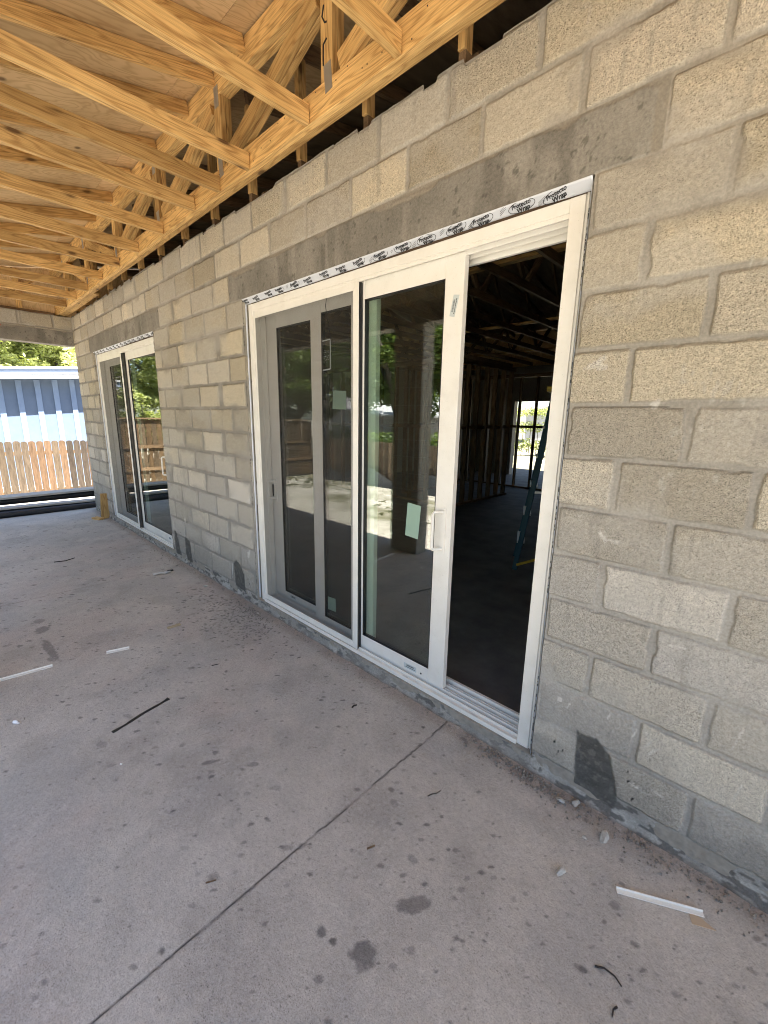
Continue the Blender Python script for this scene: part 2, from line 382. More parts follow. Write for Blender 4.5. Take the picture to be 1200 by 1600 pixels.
def lint_paint(X, Z, h, c, g, x0, x1):
    f = fb(X, Z, 3.5, 5, 201); st = fb(X * 6, Z * .7, 3.5, 5, 203)
    cc = np.ones_like(c) * np.array([.225, .212, .185]) * (.62 + .76 * f)[..., None]
    cc = mix(cc, np.array([.34, .32, .28]), ss(.55, .8, st) * .35)
    cc = mix(cc, np.array([.11, .10, .088]), ss(.56, .75, fb(X * 1.5, Z * .8, 6, 5, 207)) * .55)
    cc = mix(cc, np.array([.075, .07, .06]), ss(.70, .78, fb(X, Z, 48, 3, 208)) * .6)
    edge = np.minimum(np.minimum(X - x0, x1 - X), 13 * B - Z) + .008 * (vn(X, Z, 35, 209) - .5)
    k = ss(.002, .011, edge - .03 * ss(.55, .75, fb(X, Z, 5, 3, 219)))
    hh = .004 + .0008 * (fb(X, Z, 30, 3, 211) - .5) + .0022 * (fb(X, Z, 3, 2, 213) - .5)
    return h * (1 - k) * .6 + hh * k, cc * k[..., None] + np.array([.25, .228, .19]) * (1 - k[..., None]), .18 * k
def inpoly(X, Z, poly):
    r = np.zeros(X.shape, bool); n = len(poly)
    for i in range(n):
        (x0, z0), (x1, z1) = poly[i], poly[(i + 1) % n]
        c = ((z0 > Z) != (z1 > Z)) & (X < (x1 - x0) * (Z - z0) / (z1 - z0 + 1e-12) + x0); r ^= c
    return r
PATCH = [[(.186, .232), (.215, .222), (.268, .238), (.322, .188), (.352, .11), (.372, .0), (.376, -.06), (.30, -.045), (.205, -.04), (.196, .06)],
         [(-4.415, .23), (-4.37, .25), (-4.32, .20), (-4.29, .10), (-4.24, -.04), (-4.40, -.04)],
         [(-4.10, .20), (-4.07, .225), (-3.96, .19), (-3.945, .02), (-3.95, -.05), (-4.09, -.045)],
         [(-2.965, .20), (-2.94, .225), (-2.90, .25), (-2.80, .175), (-2.765, .13), (-2.775, -.03), (-2.95, -.02), (-2.955, .1)]]
xs = np.concatenate([np.arange(-8.0, -2.5, .0105), np.arange(-2.5, -.1, .0072), np.arange(-.1, 1.15, .0048), np.arange(1.15, 4.3, .02)])
for t in (-7.11, -6.93, -4.47, -4.27, -2.755, -2.5501, .0001, .2032): xs[np.argmin(abs(xs - t))] = t
zs = np.concatenate([np.arange(-.125, .6, .0055), np.arange(.6, 3.0535, .0068)])
LB = 2.431
for t in (-.03, 0., LB, 12 * B, 13 * B): zs[np.argmin(abs(zs - t))] = t
X, Z = np.meshgrid(xs, zs, indexing='ij')
OPEN = [(-6.93, -4.47), (-2.5501, .0001)]
h, c, g, nn = wall_paint(X, Z)
LIN = [(-7.11, -4.27), (-2.755, .2032)]
lab = np.zeros(X.shape, int)
for x0, x1 in LIN:
    m_ = (X >= x0) & (X <= x1) & (Z <= 13 * B) & ((Z >= 12 * B) | ((Z >= LB - .002) & (X > OPEN[LIN.index((x0, x1))][0]) & (X < OPEN[LIN.index((x0, x1))][1])))
    h2, c2, g2 = lint_paint(X, Z, h, c, g, x0, x1)
    h = np.where(m_, h2, h); c = np.where(m_[..., None], c2, c); g = np.where(m_, g2, g)
# slab edge strip below the first course
ft = ss(.003, -.008, Z + .006 * (vn(X, Z, 18, 301) - .5))
f1_ = fb(X, Z, 9, 4, 303); f2_ = fb(X, Z, 26, 3, 307)
fc = np.ones_like(c) * np.array([.33, .318, .29]) * (.6 + .75 * f1_)[..., None]
fc = mix(fc, np.array([.46, .445, .41]), ss(.50, .58, fb(X, Z * 1.5, 10, 5, 309)) * .6); fc = mix(fc, np.array([.10, .095, .09]), ss(.53, .60, fb(X * .7, Z * 1.6, 30, 3, 307)) * .8)
fh = -.004 + .016 * (fb(X, Z, 7, 4, 311) - .5) + .006 * (f2_ - .5) + .010 * ss(-.05, -.11, Z)
# under the doors the ledge face is smoother, pale where the form was stripped
und = np.zeros_like(X)
for a_, b_ in OPEN: und = np.maximum(und, ((X > a_) & (X < b_)).astype(float))
fc = mix(fc, np.array([.27, .258, .235]), und * ss(.38, .6, fb(X, Z * 3, 4, 3, 313)) * .6)
h = h * (1 - ft) + fh * ft; c = mix(c, fc, ft) if False else c * (1 - ft)[..., None] + fc * ft[..., None]; g = g * (1 - ft) + .35 * ft
soil = ss(-.085, -.105, Z + .03 * (fb(X, Z, 16, 3, 321) - .5)); c = mix(c, np.array([.20, .165, .135]), soil * .7)
pm = np.zeros(X.shape)
for k, poly in enumerate(PATCH):
    jx = X + .016 * (fb(X, Z, 22, 3, 401 + k) - .5); jz_ = Z + .02 * (fb(X, Z, 20, 3, 431 + k) - .5)
    pm = np.maximum(pm, inpoly(jx, jz_, poly))
pms = pm.copy()
for _ in range(1): pms = (pms + np.roll(pms, 1, 0) + np.roll(pms, -1, 0) + np.roll(pms, 1, 1) + np.roll(pms, -1, 1)) / 5
pc = np.ones_like(c) * np.array([.098, .096, .088]) * (.7 + .6 * fb(X * .8, Z * 2.2, 22, 3, 451))[..., None]
pc = mix(pc, np.array([.2, .19, .17]), ss(.62, .75, fb(X, Z, 60, 2, 453)) * .5)
h = h * (1 - pms) + pms * (.0005 + .004 * (fb(X, Z, 16, 3, 455) - .5)); c = c * (1 - pms)[..., None] + pc * pms[..., None]; g = g * (1 - pms) + .3 * pms
# ragged pale rim round the patches
top = ss(3.0535, 3.03, Z)
h = h - .0 * top
P = np.stack([X, -h, Z], -1)
P[:, -1, 2] = 3.052 + .018 * (fb(xs, xs * 0, 6, 4, 501) - .62) - .05 * ss(.70, .76, vn(xs, xs * 0 + 3, 9, 503)) * .6
P[:, -2, 2] = np.minimum(P[:, -2, 2], P[:, -1, 2] - .001)
P[:, -3, 2] = np.minimum(P[:, -3, 2], P[:, -2, 2] - .001); P[:, -4, 2] = np.minimum(P[:, -4, 2], P[:, -3, 2] - .001); P[:, -5, 2] = np.minimum(P[:, -5, 2], P[:, -4, 2] - .001)
P[:, -6, 2] = np.minimum(P[:, -6, 2], P[:, -5, 2] - .001); P[:, -7, 2] = np.minimum(P[:, -7, 2], P[:, -6, 2] - .001)
C4 = np.concatenate([c, g[..., None]], -1)
XC = (X[:-1, :-1] + X[1:, 1:]) / 2; ZC = (Z[:-1, :-1] + Z[1:, 1:]) / 2
void = np.zeros(XC.shape, bool)
for a_, b_ in OPEN: void |= (XC > a_) & (XC < b_) & (ZC > -.03) & (ZC < LB)
pf = pm[:-1, :-1] > 0
foot = (ZC < 0) & ~pf & ~void
wall = thing('block_wall', (-3, .1, 0), 'long grey and tan concrete block wall with two sliding door openings', 'wall')
mk = ~void & ~foot & ~pf
for k, (x0, x1) in enumerate(LIN):
    lm = (XC > x0) & (XC < x1) & (ZC < 13 * B) & ((ZC > 12 * B) | ((ZC > LB) & (XC > OPEN[k][0]) & (XC < OPEN[k][1]))); mk &= ~lm
    link('lintel', sheet_mesh('lintel', P, C4, lm & ~void), G['masonry'], wall, label=('dark precast lintel over the far door', 'dark precast lintel over the near door')[k])
link('masonry', sheet_mesh('masonry', P, C4, mk), G['masonry'], wall)
link('footing', sheet_mesh('footing', P, C4, foot), G['masonry'], wall, label='rough slab edge along the foot of the wall')
for k, (cx, nm) in enumerate(((.27, 'dark mortar patch right of the near door'), (-4.35, 'dark mortar patch beside the far door'), (-4.02, 'dark mortar patch second from the far door'), (-2.86, 'dark mortar patch left of the near door'))):
    link('mortar_patch', sheet_mesh('mortar_patch', P, C4, pf & ~void & (abs(XC - cx) < .15)), G['masonry'], wall, label=nm)
# solid body of the wall behind its face, reveals of the openings
def masonry_box(x0, x1, y0, y1, z0, z1, name='core'):
    return (x0, x1, y0, y1, z0, z1)
core = MB()
for bx in ((-8.0, -6.93, .004, .2, -.125, 3.035), (-4.47, -2.55, .004, .2, -.125, 3.035), (0, 4.3, .004, .2, -.125, 3.035),
           (-6.93, -4.47, .004, .2, LB, 3.035), (-2.55, 0, .004, .2, LB, 3.035), (-6.93, -4.47, .004, .2, -.125, -.03), (-2.55, 0, .004, .2, -.125, -.03)): core.box(*bx)
core.go('wall_core', G['plainblock'], wall)
def side_face(x, sgn, y1=.2, z0=-.03, z1=2.41):       # block courses on an end face at x, normal sgn
    ys = np.arange(-.004, y1, .008); zz = np.arange(z0, z1 + .004, .008); Y, Z2 = np.meshgrid(ys, zz, indexing='ij')
    h_, c_, g_, n_ = wall_paint(Y * .9 + .31 + x, Z2)
    P_ = np.stack([x + sgn * (h_ * .6 + .0005), Y, Z2], -1)
    return sheet_mesh('reveal', P_, np.concatenate([c_, g_[..., None]], -1))
for x_, s_ in ((-6.93, 1), (-4.47, -1), (-2.55, 1), (0, -1)): link('reveal', side_face(x_, s_), G['masonry'], wall)
link('reveal', side_face(-8.0, -1, .2, -.12, 3.03), G['masonry'], wall)

# ------------------------------------------------------------------ porch slab
fx = np.concatenate([np.arange(-8.1, -3.0, .0125), np.arange(-3.0, 1.35, .0062), np.arange(1.35, 4.3, .03)])
fy = np.arange(-2.32, .045, .0068)
FX, FY = np.meshgrid(fx, fy, indexing='ij')
rng = np.random.default_rng(5)
base = np.array([.475, .440, .395])
fcol = np.ones(FX.shape + (3,)) * base
lo = fb(FX, FY, .8, 4, 601); mid = fb(FX, FY, 3.2, 5, 603); hi = fb(FX, FY, 14, 4, 605)
fcol = fcol * (.93 + .20 * lo)[..., None] * (.90 + .22 * mid)[..., None] * (.90 + .2 * hi)[..., None]
fcol = mix(fcol, np.array([.47, .385, .345]), ss(.50, .68, fb(FX, FY, 1.6, 4, 611)) * .32)         # pinkish film of clay dust
fcol = mix(fcol, np.array([.40, .385, .365]), ss(.52, .7, fb(FX, FY, 2.4, 4, 613)) * .5)
# broom/trowel arcs
ar = fb((FX + FY) * 4.5, (FX - FY) * .8, 3, 3, 617); fcol = mix(fcol, np.array([.55, .52, .48]), ss(.58, .75, ar) * .22)
alpha = .55 + .3 * hi
dens = .32 + .68 * ss(.42, .66, fb(FX, FY, 1.9, 4, 691))
spots = np.zeros(FX.shape); hgt = .0010 * (fb(FX, FY, 5, 4, 621) - .5)
def blob(x, y, rx, ry, ang=0., amt=.8, rag=.55, seed=0, fq=38):
    r = max(rx, ry) * 1.7
    i0, i1 = np.searchsorted(fx, [x - r, x + r]); j0, j1 = np.searchsorted(fy, [y - r, y + r])
    if i1 - i0 < 1 or j1 - j0 < 1: return
    a = FX[i0:i1, j0:j1]; b = FY[i0:i1, j0:j1]
    u = (a - x) * math.cos(ang) + (b - y) * math.sin(ang); v = -(a - x) * math.sin(ang) + (b - y) * math.cos(ang)
    q = np.sqrt((u / rx) ** 2 + (v / ry) ** 2) + rag * 2 * (fb(a + seed, b, fq, 3, 631) - .5)
    spots[i0:i1, j0:j1] = np.maximum(spots[i0:i1, j0:j1], amt * ss(1.05, .72, q))
for x, y, rx, ry, an, am in ((-.035, -.855, .062, .030, .9, .62), (-.20, -1.13, .022, .018, 0, .75), (-.150, -1.118, .015, .012, 0, .85), (-.11, -1.21, .018, .013, .5, .6),
                             (-.055, -1.068, .045, .038, .4, .72), (-.045, -1.095, .028, .022, 0, .5), (.045, -.955, .016, .016, 0, .45), (.48, -.355, .018, .018, 0, .5),
                             (-3.35, -1.42, .07, .05, 0, .55), (-2.95, -1.43, .26, .028, .06, .55), (-2.80, -1.45, .04, .02, .2, .5), (-4.15, -1.66, .10, .08, .2, .6), (-3.55, -1.41, .05, .04, 0, .4),
                             (-1.79, -1.25, .045, .022, .3, .35), (-1.66, -1.41, .03, .022, 0, .3), (-1.15, -1.07, .05, .014, 1.1, .6), (-1.10, -1.10, .02, .01, 0, .5), (-.99, -.93, .03, .015, .8, .5),
                             (-.62, -1.30, .022, .016, .6, .45), (-.337, -.066, .03, .02, 0, .5), (.02, -1.32, .015, .02, 0, .5), (-.35, -.60, .025, .018, 0, .4), (-.52, -1.05, .025, .015, .8, .4)):
    blob(x, y, rx, ry, an, am, .5, x)
for k in range(9000):
    x = rng.uniform(-7.9, 1.3); y = -2.2 * rng.random()
    if rng.random() > dens[np.searchsorted(fx, x), np.searchsorted(fy, y)]: continue
    s = .0026 + .0068 * rng.random() ** 4 * (1.8 if x < -3 else 1.2)
    if rng.random() < .02: s *= 2.0
    blob(x, y, s * rng.uniform(1, 1.9), s, .75 + rng.normal() * .25, rng.uniform(.3, .9) * rng.uniform(.6, 1), .45, k, 90)
# soil and mortar crumbs swept against the wall near the near door's left jamb
for k in range(420):
    x = -2.55 + rng.normal() * .33; y = -.12 - abs(rng.normal()) * .22 - max(0, x + 2.5) * .0
    blob(x, y, rng.uniform(.004, .016), rng.uniform(.004, .010), rng.uniform(0, 3), rng.uniform(.4, .9), .4, k, 70)
sm = ss(.52, .72, fb(FX, FY, 4.2, 4, 641) + .35 * np.exp(-((FX + 2.5) / .5) ** 2 - ((FY + .2) / .25) ** 2))
fcol = mix(fcol, np.array([.26, .24, .22]), sm * .26)
edge_d = ss(-.13, -.01, FY + .05 * (fb(FX, FY, 8, 3, 643) - .5)); fcol = mix(fcol, np.array([.30, .25, .205]), edge_d * .7)
fcol = mix(fcol, np.array([.12, .112, .108]), spots)
lightsp = ss(.68, .76, fb(FX + .3 * FY, FY, 70, 2, 651)) * ss(.5, .65, fb(FX, FY, 3, 3, 653)); fcol = mix(fcol, np.array([.60, .57, .53]), lightsp * .3)
for jx0, wdt in ((-.487, .0042), (-4.12, .006)):
    d = np.abs(FX - jx0 - .006 * (fb(FX * 0 + 3, FY, 2.0, 3, 661) - .5) - .003 * (vn(FX * 0, FY, 60, 663) - .5))
    live = .35 + .65 * ss(.25, .5, fb(FX * 0, FY, 11, 3, 665)); k_ = ss(wdt * 1.25, wdt * .35, d)
    fcol = mix(fcol, np.array([.045, .042, .04]), k_ * live * (1.0 if jx0 > -1 else .6)); hgt = hgt - .003 * k_
hgt = hgt + .012 * ss(-.06, .02, FY) * fb(FX, FY, 12, 3, 667)
FP = np.stack([FX, FY, -.11 + hgt], -1)
fm = sheet_mesh('porch_slab', FP, np.concatenate([fcol, alpha[..., None]], -1))
link('porch_slab', fm, G['slab'], kind='structure')
MB().box(-8.1, 4.3, -2.32, .0, -.40, -.116).go('slab_edge', G['plainblock'], kind='structure')
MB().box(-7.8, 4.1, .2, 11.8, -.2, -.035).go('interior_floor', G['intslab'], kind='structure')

# ------------------------------------------------------------------ ground
def ground_mat():
    m = mat('yard', rough=.95, spec=.15); n = N(m); co = n.objco()
    a = n.noise(co, .55, 5, .62); b = n.noise(co, 9, 5, .65); f = n.noise(co, 70, 3)
    sand = n.ramp(b, [(.25, (.36, .32, .27)), (.6, (.55, .51, .45)), (.85, (.62, .59, .54))])
    weed = n.ramp(b, [(.3, (.10, .095, .055)), (.7, (.27, .25, .17))])
    sep = n.n('SeparateXYZ'); n.l(co, sep.inputs[0])
    near = n.math('MULTIPLY', n.math('ADD', sep.outputs[1], 4.6), -.03)
    back = n.math('MULTIPLY', n.math('SUBTRACT', sep.outputs[1], 13.0), .2)
    bias = n.math('MAXIMUM', n.math('MINIMUM', near, .05), n.math('MINIMUM', back, .16))
    k = n.ramp(n.math('ADD', n.math('ADD', n.math('MULTIPLY', a, .8), n.math('MULTIPLY', b, .3)), bias), [(.56, (0, 0, 0)), (.68, (1, 1, 1))])
    c = n.mixc(k, sand, weed); c = n.mixc(.25, c, n.ramp(f, [(.3, (.2, .2, .2)), (.7, (1, 1, 1))]), 'MULTIPLY')
    n.set('Base Color', c); n.set('Normal', n.bump(n.math('ADD', b, n.math('MULTIPLY', f, .3)), .05)); return m
gx = np.concatenate([np.linspace(-220, -16, 22)[:-1], np.linspace(-16, 12, 141), np.linspace(12, 220, 22)[1:]])
gy = np.concatenate([np.linspace(-220, -14, 22)[:-1], np.linspace(-14, 16, 151), np.linspace(16, 220, 22)[1:]])
GX, GY = np.meshgrid(gx, gy, indexing='ij')
gz = -.40 + .07 * (fb(GX, GY, .7, 4, 701) - .5) - .16 * ss(-3.5, -8, GY) - .12 * ss(-9, -13, GX)
inside = ss(.3, -.3, np.maximum(np.abs(GX + 1.9) - 6.0, np.abs(GY - 4.8) - 7.1)); gz = gz - .25 * inside
gm = sheet_mesh('ground', np.stack([GX, GY, gz], -1), np.ones(GX.shape + (4,)))
link('ground', gm, ground_mat(), kind='structure')

# ------------------------------------------------------------------ timber members
def member(name, p0, p1, wide, high, parent, m=None, up=(0, 0, 1), ext=0, **k):
    p0 = Vector(p0); p1 = Vector(p1); d = p1 - p0; L = d.length; x = d.normalized(); u = Vector(up)
    y = u.cross(x).normalized(); z = x.cross(y)
    mw = Matrix((x, y, z)).transposed().to_4x4(); mw.translation = (p0 + p1) / 2
    me = MB().box(-L / 2 - ext, L / 2 + ext, -wide / 2, wide / 2, -high / 2, high / 2).mesh(name, .0018)
    return link(name, me, m or G['pine'], parent, mw, **k)
ZB = 3.06
girder = thing('girder_truss', (-3, -.142, ZB), 'two-ply timber girder truss running along the top of the block wall', 'truss')
for ply, y in ((0, -.161), (1, -.121)):
    member('bottom_chord', (-8.12, y, ZB + .067), (2.6, y, ZB + .067), .038, .134, girder)
    member('top_chord', (-8.12, y, 3.672), (2.6, y, 3.672), .038, .14, girder)
VX = [-7.22, -6.04, -4.81, -3.59, -2.43, -1.29, -.13, 1.03, 2.2]
for i, vx in enumerate(VX):
    for y in (-.161, -.121):
        member('web', (vx, y, ZB + .135), (vx, y, 3.601), .037, .089, girder, up=(1, 0, 0))
        if i < len(VX) - 1:
            a, b = VX[i] + .09, VX[i + 1] - .09
            if vx < -5: p, q = (a, y, 3.585), (b, y, ZB + .155)
            else: p, q = (a, y, ZB + .165), (b, y, 3.575)
            member('web', p, q, .036, .089, girder, up=(0, 0, 1))
plate_me = MB().box(-.0275, .0275, -.0006, .0006, -.06, .06).mesh('nail_plate')
for vx in VX:
    for (x, z, w_, h_) in ((vx + .012, ZB + .14, .05, .13), (vx - .0, 3.60, .055, .11)):
        rot = Matrix.Translation((x, -.1812, z)) @ Matrix.Rotation(random.uniform(-.12, .12), 4, 'Y')
        link('nail_plate', plate_me, G['steel'], girder, rot)
nail_me = MB().box(-.0024, .0024, -.0008, .0008, -.0024, .0024).mesh('nail_head')
for i in range(64):
    x = -4.8 + i * .085 + random.uniform(-.03, .03); z = ZB + random.choice((.03, .065, .10, .118))
    link('nail_head', nail_me, G['dark'], girder, Matrix.Translation((x, -.1806, z)))
mk_ = MB()
mk2_ = MB()                               # carpenter's marks sprayed on the webs
mk_.tube([(-1.305, -.1812, 3.50), (-1.318, -.1812, 3.46), (-1.30, -.1812, 3.43), (-1.285, -.1812, 3.425)], .004, 6)
mk2_.tube([(-1.285, -.1812, 3.36), (-1.31, -.1812, 3.345), (-1.312, -.1812, 3.30), (-1.312, -.1812, 3.26)], .004, 6)
mk_.go('paint_mark', G['ink'], girder); mk2_.go('paint_mark', G['ink'], girder)
member('ledger_board', (-8.1, -.072, ZB + .01), (-6.15, -.072, ZB + .01), .06, .019, None, label='pale narrow board lying between girder truss and block wall near the far corner', cat='board')

JX = [(-.787, 'first jack truss of the porch roof in front of the near door'), (-1.43, 'porch jack truss over the left half of the near door'), (-2.045, 'porch jack truss over the screened leaf of the near door'),
      (-2.44, 'porch jack truss directly over the left jamb of the near door'), (-2.85, 'porch jack truss just left of the near door'), (-3.485, 'porch jack truss over the middle of the blocks between the doors'),
      (-4.11, 'porch jack truss near the right jamb of the far door'), (-4.72, 'porch jack truss over the right end of the far door'), (-5.37, 'porch jack truss over the middle of the far door'),
      (-6.03, 'porch jack truss over the left half of the far door'), (-6.66, 'second last jack truss before the far gable'), (-7.28, 'last jack truss before the far gable'),
      (-.17, 'porch jack truss above the right jamb of the near door'), (.44, 'porch jack truss right above the camera spot'), (1.05, 'porch jack truss right of the camera spot'), (1.66, 'porch jack truss fourth from the near end'), (2.27, 'porch jack truss third from the near end')]
SL = .20
def rz_(y): return 3.66 + SL * (y + .18)          # underside of porch top chords
for i, (jx, lb) in enumerate(JX):
    x = jx - .019
    t = thing('jack_truss', (x, -.18, ZB), lb, 'roof truss', 'jack trusses of the porch roof')
    member('bottom_chord', (x, -.183, ZB + .0445), (x, -2.24, ZB + .0445), .038, .089, t)
    member('top_chord', (x, -.183, rz_(-.183) + .045), (x, -2.70, rz_(-2.70) + .045), .038, .089, t)
    member('web', (x, -2.06, ZB + .092), (x, -2.06, rz_(-2.06) - .002), .038, .089, t, up=(0, 1, 0))
# sheathing: plywood sheets 1.22 x 2.44, porch slope and both house slopes
RIDGE_Y = 5.5
sheath = thing('roof_sheathing', (-2, 1, 3.8), 'plywood roof sheathing seen from below over the porch', 'roof')
ca, sa = math.cos(math.atan(SL)), math.sin(math.atan(SL))
y0 = -2.72; k = 0
while y0 < RIDGE_Y:
    y1 = min(y0 + 1.22 * ca, RIDGE_Y); xo = -8.3 - (1.1 if k % 2 else 0)
    x0 = xo
    while x0 < 4.5:
        a, b = max(x0, -8.3), min(x0 + 2.44, 4.5)
        if b - a > .05:
            zm = 3.7495 + .004 + SL * ((y0 + y1) / 2 + .18)
            mw = Matrix.Translation(((a + b) / 2, (y0 + y1) / 2, zm)) @ Matrix.Rotation(math.atan(SL), 4, 'X')
            hw = (b - a) / 2 - .0016; hy = (y1 - y0) / 2 / ca - .0016
            link('plywood_sheet', MB().box(-hw, hw, -hy, hy, 0, .012).mesh('plywood_sheet'), G['ply'] if y1 < 1.0 else G['shadeply'], sheath, mw)
        x0 += 2.44
    y0 = y1; k += 1
bz = 3.7535 + SL * (RIDGE_Y + .18)
mw = Matrix.Translation((-1.9, RIDGE_Y + 3.9, bz - SL * 3.9)) @ Matrix.Rotation(-math.atan(SL), 4, 'X')  # rear eave lengthened to keep sky light out of the rooms
link('plywood_sheet', MB().box(-6.4, 6.4, -3.9 / ca, 3.9 / ca, 0, .012).mesh('plywood_sheet'), G['shadeply'], sheath, mw)
sh = MB()
for s_, yc in ((1, (RIDGE_Y - 2.75) / 2), (-1, RIDGE_Y + 3.9)):
    L_ = ((RIDGE_Y + 2.75) / 2 if s_ > 0 else 3.9) / ca
    zc = bz + .03 - SL * (RIDGE_Y - yc) if s_ > 0 else bz + .03 - SL * 3.9
    sh.box(-6.45, 6.45, -L_, L_, 0, .008, Matrix.Translation((-1.9, yc, zc)) @ Matrix.Rotation(s_ * math.atan(SL), 4, 'X'))
sh.go('underlayment', G['dark'], sheath)
fascia = member('sub_fascia', (-8.3, -2.735, 3.23), (4.5, -2.735, 3.23), .038, .14, None, label='timber fascia board along the porch eave', cat='board')

# ------------------------------------------------------------------ block beams, columns, gable of the porch
def block_strip(name, kindpaint, us, zz, place, parent, hs=1.0):
    U, Zq = np.meshgrid(us, zz, indexing='ij')
    h_, c_, g_, n_ = wall_paint(U, Zq + .0)
    if kindpaint:
        lm_ = Zq < kindpaint
        h2, c2, g2 = lint_paint(U, Zq - (kindpaint - 13 * B), h_, c_, g_, us[0] - .2, us[-1] + .2)
        h_ = np.where(lm_, h2, h_); c_ = np.where(lm_[..., None], c2, c_); g_ = np.where(lm_, g2, g_)
    P_ = place(U, h_ * hs, Zq)
    return link(name, sheet_mesh(name, P_, np.concatenate([c_, g_[..., None]], -1)), G['masonry'], parent)
beam = thing('porch_beam', (-8.1, -1.1, 2.61), 'concrete block and lintel beam spanning the far open end of the porch', 'beam')
us = np.arange(-2.30, .001, .009); zz = np.arange(2.613, 3.05, .008)
block_strip('beam_face', 2.825, us, zz, lambda U, h_, Zq: np.stack([-8.0 + h_ * .8, U, Zq], -1), beam)
MB().box(-8.2, -8.002, -2.3, -.001, 2.612, 3.045).box(-8.2, -8.002, 0.2, .21, 2.612, 3.045).go('beam_core', G['plainblock'], beam)
def text_mesh(body, size, name='lettering', shear=0.0, bold=.0, ext=.0004):
    cu = bpy.data.curves.new('t', 'FONT'); cu.body = body; cu.size = size; cu.align_x = 'CENTER'; cu.align_y = 'CENTER'
    cu.extrude = ext; cu.shear = shear; cu.offset = bold; cu.resolution_u = 3
    o = bpy.data.objects.new('t', cu); COL.objects.link(o)
    me = bpy.data.meshes.new_from_object(o.evaluated_get(bpy.context.evaluated_depsgraph_get())); me.name = name
    bpy.data.objects.remove(o); bpy.data.curves.remove(cu); return me
def mesh_join(items, name):
    vs = []; fs = []
    for me, mw in items:
        n = len(vs); vs += [tuple(mw @ v.co) for v in me.vertices]; fs += [tuple(i + n for i in p.vertices) for p in me.polygons]
    o = bpy.data.meshes.new(name); o.from_pydata(vs, [], fs); return o
# frame: text x -> +y... seen from +x side: right is +y
tx = text_mesh('SAFETY', .10, bold=.004, shear=.15)
mw = Matrix(((0, 0, 1, -7.985), (1, 0, 0, -1.06), (0, 1, 0, 2.765), (0, 0, 0, 1)))
link('red_lettering', mesh_join([(tx, Matrix.Identity(4))], 'red_lettering'), G['red'], beam, mw)
fbeam = thing('porch_beam', (-2, -2.2, 2.61), 'long concrete block beam over the open front side of the porch', 'beam')
us = np.arange(-8.0, 4.3, .02); zz = np.arange(2.613, 3.05, .0145)
block_strip('beam_face', 2.825, us, zz, lambda U, h_, Zq: np.stack([U, -2.02 + h_ * .8, Zq], -1), fbeam)
MB().box(-8.2, 4.3, -2.22, -2.022, 2.612, 3.045).go('beam_core', G['plainblock'], fbeam)
def column(x0, x1, label):
    t = thing('block_column', ((x0 + x1) / 2, -2.12, -.11), label, 'column', 'block columns of the porch')
    mb = MB(); z = -.11; k = 0
    while z < 2.60:
        z1 = min(z + .196, 2.612); j = (k % 2) * .004
        mb.box(x0 - j, x1 + j, -2.22 - j, -2.02 + j, z, z1); z += B; k += 1
    mb.go('column_block', G['plainblock'], t, bevel=.005)
    MB().box(x0 + .01, x1 - .01, -2.21, -2.03, -.11, 2.611).go('mortar_core', G['stone'], t)
column(-2.96, -2.52, 'block column standing at the slab edge opposite the near door'); column(-8.2, -7.8, 'block column at the far outer corner of the porch'); column(1.9, 2.34, 'block column at the slab edge right of the camera')
gable = thing('gable_sheathing', (-8.1, -1.1, 3.05), 'plywood closing the far gable above the block beam', 'wall panel')
for ya, yb in ((-2.3, -1.08), (-1.07, .35)):
    pts = [(ya, 3.05), (yb, 3.05), (yb, 3.745 + SL * (yb + .18)), (ya, 3.745 + SL * (ya + .18))]
    link('plywood_sheet', MB().prism(pts, -.006, .006).mesh('plywood_sheet'), G['ply'], gable, Matrix.Translation((-8.13, 0, 0)) @ Matrix.Rotation(R(90), 4, 'Z'))
member('stud', (-8.085, -.62, 3.06), (-8.085, -.62, 3.64), .038, .07, gable, up=(0, 1, 0))
member('stud', (-8.085, -1.35, 3.06), (-8.085, -1.35, 3.49), .038, .07, gable, up=(0, 1, 0))
member('brace', (-8.06, -1.0, 3.08), (-8.06, -.30, 3.60), .038, .07, gable, up=(1, 0, 0))
member('plate', (-8.085, -2.2, 3.068), (-8.085, -.2, 3.068), .06, .038, gable, m=G['old_shaded_pine'])

# ------------------------------------------------------------------ house shell behind the wall
def shell(name, boxes, label):
    mb = MB(); [mb.box(*b) for b in boxes]
    mb.go(name, G['plainblock'], label=label, cat='wall')
shell('side_wall', [(-8.0, -7.8, .2, 12, -.125, 3.05)], 'plain block side wall at the far end of the house')
shell('side_wall', [(4.1, 4.3, .2, 12, -.125, 3.05)], 'plain block side wall at the near end of the house')
shell('rear_wall', [(-8.0, -5.35, 10.0, 10.2, -.125, 3.05), (-3.5, 4.3, 10.0, 10.2, -.125, 3.05), (-5.35, -3.5, 10.0, 10.2, 2.1, 3.05)], 'rear block wall with a wide bright doorway seen through the house')
MB().box(-8.0, 4.3, 10.05, 10.07, 3.05, bz - SL * (10.1 - RIDGE_Y) - .01).go('rear_light_block', G['ply'], label='plywood panel added above the rear block wall to keep light out', cat='wall panel')  # unseen panel added to stop light entering over the rear wall
for x in (-8.0, 4.2):
    gp = [(.2, 3.05), (12.0, 3.05), (12.0, bz - SL * (12 - RIDGE_Y) - .02), (RIDGE_Y, bz - .02), (.2, 3.72)]
    link('gable_wall', MB().prism(gp, -.006, .006).mesh('gable_wall'), G['ply'], None, Matrix.Translation((x, 0, 0)) @ Matrix.Rotation(R(90), 4, 'Z'),
         label='plywood gable of the house at its %s end' % ('far' if x < 0 else 'near'), cat='wall panel')
